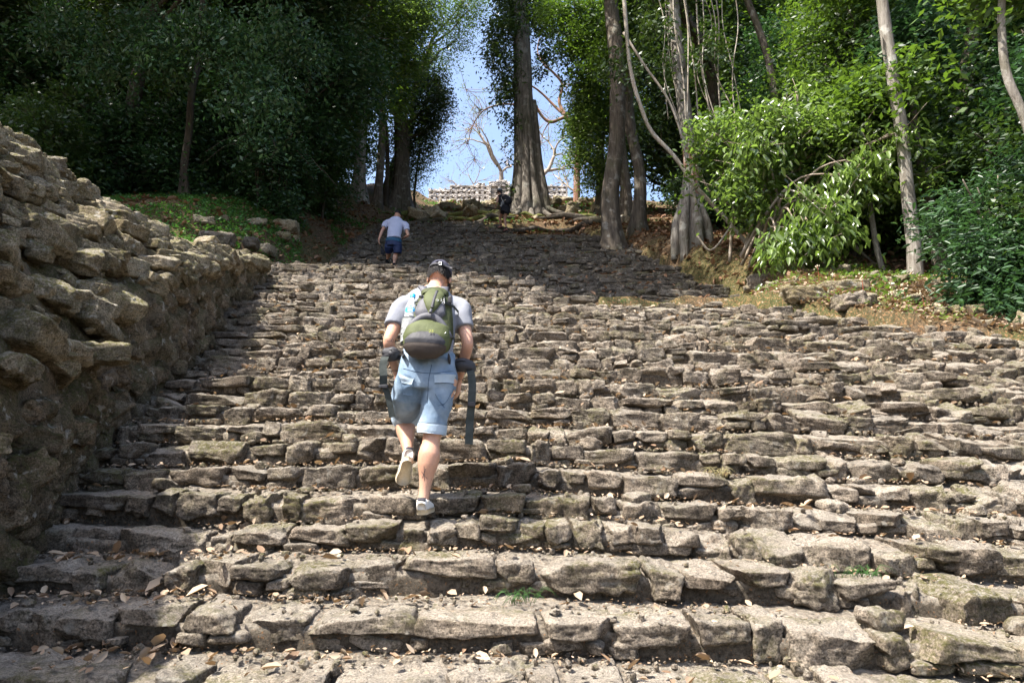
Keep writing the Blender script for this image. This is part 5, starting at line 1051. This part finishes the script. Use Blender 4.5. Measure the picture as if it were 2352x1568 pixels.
def text(s, size, pos, xa, ya, mat, par, name):
    cu = bpy.data.curves.new(name, 'FONT'); cu.body = s; cu.size = size; cu.extrude = .0008; cu.align_x = 'CENTER'; o = bpy.data.objects.new(name, cu); C.objects.link(o); dg = bpy.context.evaluated_depsgraph_get(); me = bpy.data.meshes.new_from_object(o.evaluated_get(dg)); bpy.data.objects.remove(o)
    co_ = np.array([v.co[:] for v in me.vertices]); xa = np.asarray(xa)/np.linalg.norm(xa); ya = np.asarray(ya)/np.linalg.norm(ya); w = np.asarray(pos)+co_[:, :1]*xa+co_[:, 1:2]*ya+co_[:, 2:3]*np.cross(xa, ya)
    if par is not None: w = w-np.array(root_loc(par))
    me.vertices.foreach_set('co', w.astype(np.float32).ravel()); me.update(); me.materials.clear(); me.materials.append(mat); o = bpy.data.objects.new(name, me); C.objects.link(o); o.parent = par; return o
def root_loc(o):
    while o.parent is not None: o = o.parent
    return list(o.location)
text('25', .034, K(.040, .045, .207), ltv, upv, M['yellowprint'], low, 'number_print')
# --- bottle in the side pocket
bt = K(-.125, .04, .10); bdir = upv*1.0+ltv*-.05+outv*.03; bdir /= np.linalg.norm(bdir)
a = Acc(); loft(a, [(bt-bdir*.02+ltv*-.0, .045, .045), (bt+bdir*.06, .052, .05), (bt+bdir*.17, .053, .05)], ltv, 20, 10); a.build('mesh_pocket', M['mesh'], pack)
bot = thing('water_bottle', 'clear plastic water bottle with blue cap in the left side pocket of the olive backpack', 'bottle', tuple(bt))
a = Acc(); loft(a, [(bt, .036, .036), (bt+bdir*.05, .041, .041), (bt+bdir*.20, .041, .041), (bt+bdir*.27, .039, .039), (bt+bdir*.32, .024, .024), (bt+bdir*.345, .014, .014), (bt+bdir*.36, .014, .014)], ltv, 22, 34)
a.build('flask', M['bottle'], bot); a = Acc(); loft(a, [(bt+bdir*.352, .018, .018), (bt+bdir*.378, .018, .018), (bt+bdir*.382, .012, .012)], ltv, 18, 8); a.build('bottle_cap', M['bluecap'], bot)
lb = Acc(); nn_ = []
for z in np.linspace(-1, 1, 6):      # drop-shaped label, pointed on the right
    for t in np.linspace(-1.0, 1.15, 14): hh = .029*math.sqrt(max(0, 1-(t+.15)**2/.75)) if t < .1 else .0275*max(0., 1-(t-.1)/1.05); nn_.append(bt+bdir*(.229+z*hh)+(ltv*math.sin(t)+outv*math.cos(t))*.0425)
lb.add(nn_, grid_faces(6, 14)); lab_ = lb.build('bottle_label', M['label'], bot)
for i in range(4): text(['hidrata', '+ cuerpo', 'hidrata', '+ mente'][i], .0125, bt+bdir*(.2395-.0115*i)+outv*.0435, ltv, bdir, M['white'], lab_, 'label_print')
# ============ second climber
def climber(root, J, k, mats, vox, ps=1., shoulders=.17, hipw=.165):
    b = Acc(); g = lambda n: J[n]
    loft(b, [(g('pel')-[0, 0, .07], .14*k, .1*k), (g('pel'), hipw*k, .12*k), (g('wst'), .14*k, .1*k), (g('chs'), .155*k, .11*k), (g('shl'), shoulders*k, .09*k), (g('nkb'), .08*k, .065*k)], n=20)
    loft(b, [(g('shl'), .06*k, .055*k), (g('nkb'), .055*k, .052*k), (g('hc'), .052*k, .052*k)], n=8); Rm, HQ = head(b, g('hc'), J['face'], J['up'], k)
    leg(b, g('hR'), g('kR'), g('aR'), k*ps, 1., 24); leg(b, g('hL'), g('kL'), g('aL'), k*ps, 1., 24); arm(b, g('sL'), g('eL'), g('wL'), k*.95*ps, 16); arm(b, g('sR'), g('eR'), g('wR'), k*.95*ps, 16)
    hand(b, g('wL'), J['dL'], J.get('pL', V3(1, .3, 0)), -1, k, .8); hand(b, g('wR'), J['dR'], J.get('pR', V3(-1, .3, 0)), 1, k, .8); fuse(b, 'body', M[mats['skin']], root, vox, 3); return Rm, HQ
Q = 18.3; G2 = lambda d: float(z2(d))
z_r = P(906, 606, Q)
m2 = thing('person', 'person in pale striped tee and navy shorts bending up the shaded upper steps', 'person', (z_r[0], Q, G2(Q)))
aR = P(905, 606, Q); aL = P(889, 598, Q+.35)
J = dict(pel=P(904, 558, Q), wst=P(905, 543, Q+.02), chs=P(908, 525, Q+.15), shl=P(909, 507, Q+.26), nkb=P(911, 500, Q+.34), hc=P(913, 496, Q+.46), face=V3(.1, .9, -.3), up=V3(.1, .28, 1),
         hR=P(912, 562, Q), kR=P(909, 584, Q+.05), aR=aR, hL=P(894, 562, Q), kL=P(895, 578, Q+.28), aL=aL, sL=P(888, 512, Q+.22), eL=P(877, 532, Q+.12), wL=P(870, 551, Q+.05), dL=V3(.1, .1, -1), sR=P(931, 516, Q+.2), eR=P(937, 541, Q+.05), wR=P(924, 548, Q+.32), dR=V3(-.5, .8, -.1))
Rm2, HQ2 = climber(m2, J, 1.08, dict(skin='skin2'), .013)
s = Acc(); loft(s, [(P(905, 549, Q), .205, .150), (P(905, 540, Q+.03), .190, .145), (J['chs'], .205, .15), (J['shl'], .215, .125), (P(910, 502, Q+.3), .12, .09)], n=20, ns=28)
for a_, b_ in (('sL', 'eL'), ('sR', 'eR')): dr = J[b_]-J[a_]; loft(s, [(J[a_]*.7+J['shl']*.3, .09, .09), (J[a_], .085, .085), (J[a_]+dr*.55, .083, .083)], n=8)
fuse(s, 'shirt', M['tee2'], m2, .014, 3, folds(7, .012, 4, (.4, .4, 1.8)))
s = Acc(); loft(s, [(P(905, 547, Q), .205, .15), (P(904, 556, Q), .225, .165), (P(904, 566, Q), .22, .16)], n=10, ns=26); loft(s, [(P(894, 562, Q), .125, .15), (P(893, 578, Q+.15), .115, .13)], n=8); loft(s, [(P(913, 562, Q), .125, .15), (P(913, 582, Q+.02), .115, .12)], n=8); o = fuse(s, 'shorts', M['navyshort'], m2, .014, 3, folds(6, .01, 2))
s = Acc(); loft(s, [(P(905, 548, Q), .212, .155), (P(904, 556, Q), .232, .170)], n=6, ns=30); s.build('waistband', M['blueprint'], o)
cap(m2, HQ2(0, -.014, .034), Rm2, 1.1, M['black'], False)
shoe(aR, V3(.02, 1, .02), V3(0, 0, -1), 1.05, None, mu=M['black'], ms=M['black'], par=m2); shoe(aL, V3(0, 1, .02), V3(0, 0, -1), 1.05, None, mu=M['black'], ms=M['black'], par=m2)
a = Acc(); w0 = J['wL']+V3(.02, 0, -.1); tube(a, [w0+V3(0, 0, .05), w0+V3(.03, 0, -.06), w0+V3(.06, 0, -.12)], .008, 5, 8); loft(a, [(w0+V3(.06, 0, -.12), .02, .02), (w0+V3(.085, 0, -.20), .055, .03), (w0+V3(.11, 0, -.30), .05, .03), (w0+V3(.12, 0, -.34), .02, .02)], V3(1, 0, 0), 14, 12); tag(a.build('pouch', [M['black']]), 'small black pouch dangling from the left hand of the person in navy shorts', 'pouch')
# ============ third climber with stick
W_ = 24.2
w3 = thing('person', 'person in dark top and black shorts holding a stick beside the big central tree', 'person', tuple(P(1160, 532, W_)))
J = dict(pel=P(1161, 479, W_), wst=P(1158, 469, W_+.02), chs=P(1153, 459, W_+.10), shl=P(1150, 451, W_+.12), nkb=P(1149, 447, W_+.14), hc=P(1147, 440, W_+.18), face=V3(-.8, .6, -.2), up=V3(-.1, .1, 1),
         hR=P(1164, 483, W_), kR=P(1159, 503, W_+.05), aR=P(1163, 526, W_), hL=P(1157, 483, W_+.05), kL=P(1148, 501, W_+.3), aL=P(1151, 519, W_+.35), sL=P(1143, 453, W_+.05), eL=P(1142, 465, W_-.05), wL=P(1137.5, 476, W_+.05), dL=V3(-.3, .2, -.9), sR=P(1157, 453, W_+.2), eR=P(1163, 466, W_+.32), wR=P(1155, 474, W_+.42), dR=V3(-.8, .3, -.3))
Rm3, HQ3 = climber(w3, J, .93, dict(skin='skin2'), .015, .95, .15, .16)
s = Acc(); loft(s, [(P(1158, 472, W_), .155, .12), (J['chs'], .160, .125), (J['shl'], .13, .10), (J['nkb']-[0, 0, .03], .09, .07)], n=14); fuse(s, 'top', M['black'], w3, .015, 2)
s = Acc(); loft(s, [(P(1159, 469, W_), .150, .13), (P(1161, 479, W_), .185, .15), (P(1161, 486, W_), .175, .145)], n=10); loft(s, [(P(1165, 482, W_), .10, .12), (P(1163.5, 492, W_), .095, .11)], n=6); loft(s, [(P(1156, 482, W_+.05), .10, .12), (P(1154, 490, W_+.14), .09, .11)], n=6); fuse(s, 'shorts', M['black'], w3, .015, 2)
a = Acc(); ball(a, HQ3(0, -.03, .01), (.085, .10, .10), Rm3, 10); ball(a, HQ3(0, -.09, -.09), (.04, .04, .09), Rm3, 8); a.build('hair', M['hair'], w3)
cap(w3, HQ3(0, -.014, .034), Rm3, .98, M['capgrey'], False)
shoe(J['aR'], V3(-.55, .8, .05), V3(0, 0, -1), .95, None, mu=M['pinkshoe'], ms=M['brownpack'], par=w3); shoe(J['aL'], V3(-.55, .8, .05), V3(0, 0, -1), .95, None, mu=M['pinkshoe'], ms=M['brownpack'], par=w3)
for q in ('aR', 'aL'): a = Acc(); loft(a, [(J[q]+[0, 0, -.01], .042, .045), (J[q]+[0, 0, .07], .040, .043)], ns=12, n=4); a.build('sock', M['black'], w3)
bp = thing('backpack', 'small dark daypack with pale grey edging on the person holding a stick', 'backpack', tuple(P(1166, 461, W_-.05)))
a = Acc(); loft(a, [(P(1168, 470, W_-.12), .10, .06), (P(1167, 465, W_-.14), .15, .10), (P(1163, 457, W_-.08), .145, .10), (P(1158, 450, W_), .09, .06)], V3(.9, -.4, 0), 20, 16); a.build('pack_body', M['black'], bp)
a = Acc(); loft(a, [(P(1151, 475, W_-.05), .05, .04), (P(1155, 467, W_-.08), .07, .06), (P(1158, 459, W_-.06), .05, .05)], V3(.9, -.4, 0), 14, 10); a.build('side_pocket', M['capgrey'], bp)
a = Acc(); ribbon(a, [P(1163, 458, W_-.20), P(1157, 462, W_-.2), P(1153, 468, W_-.17), P(1150, 474, W_-.15)], .018, V3(1, 0, 1), .004); ribbon(a, [P(1158, 450, W_-.1), P(1154, 449, W_-.08), P(1151, 455, W_-.1), P(1155, 462, W_-.14)], .022, V3(1, 0, 1), .004); a.build('strap', M['ruin'], bp)
a = Acc(); tube(a, [P(1112, 476, W_+.1), P(1137, 479, W_+.03), P(1160, 484, W_-.28), P(1184, 489, W_-.3)], .018, 6, 14); tag(a.build('walking_stick', [M['black']]), 'black walking stick held level by the person in black shorts', 'stick')
EXPO = 1.5
# ------------------------------------------------------------------ camera, light
cam = bpy.data.cameras.new('camera'); co = bpy.data.objects.new('camera', cam); C.objects.link(co)
cam.lens = 24; cam.sensor_width = 36; cam.clip_end = 2000; cam.clip_start = .05; co.rotation_euler = (R(90)+TH, 0, 0)
bpy.context.scene.camera = co
SUN = np.array([-.50, -.25, 1.]); SUN /= np.linalg.norm(SUN)
el = math.asin(SUN[2])
sl = bpy.data.lights.new('sun', 'SUN'); so = bpy.data.objects.new('sun', sl); C.objects.link(so)
sl.energy = 5.0; sl.angle = R(.53); sl.color = (1, .95, .865)
from mathutils import Vector
so.rotation_euler = Vector(SUN).to_track_quat('Z', 'Y').to_euler(); so.location = (-10, -5, 20)
w = bpy.data.worlds.new('World'); bpy.context.scene.world = w; w.use_nodes = True; nt = w.node_tree
sk = nt.nodes.new('ShaderNodeTexSky'); sk.sky_type = 'NISHITA'; sk.sun_disc = False; sk.sun_elevation = el
sk.sun_rotation = math.atan2(SUN[0], SUN[1]); sk.dust_density = 4.0; sk.air_density = 1.; sk.ozone_density = 1.8
nt.links.new(sk.outputs[0], nt.nodes['Background'].inputs[0]); nt.nodes['Background'].inputs[1].default_value = .145
sc = bpy.context.scene; sc.view_settings.view_transform = 'Standard'; sc.view_settings.look = 'None'; sc.view_settings.gamma = 1; sc.view_settings.exposure = EXPO
for o in bpy.data.objects:
    if '_loc' in o: del o['_loc']

try: sc.cycles.max_bounces = 5; sc.cycles.diffuse_bounces = 3; sc.cycles.transmission_bounces = 3
except Exception: pass
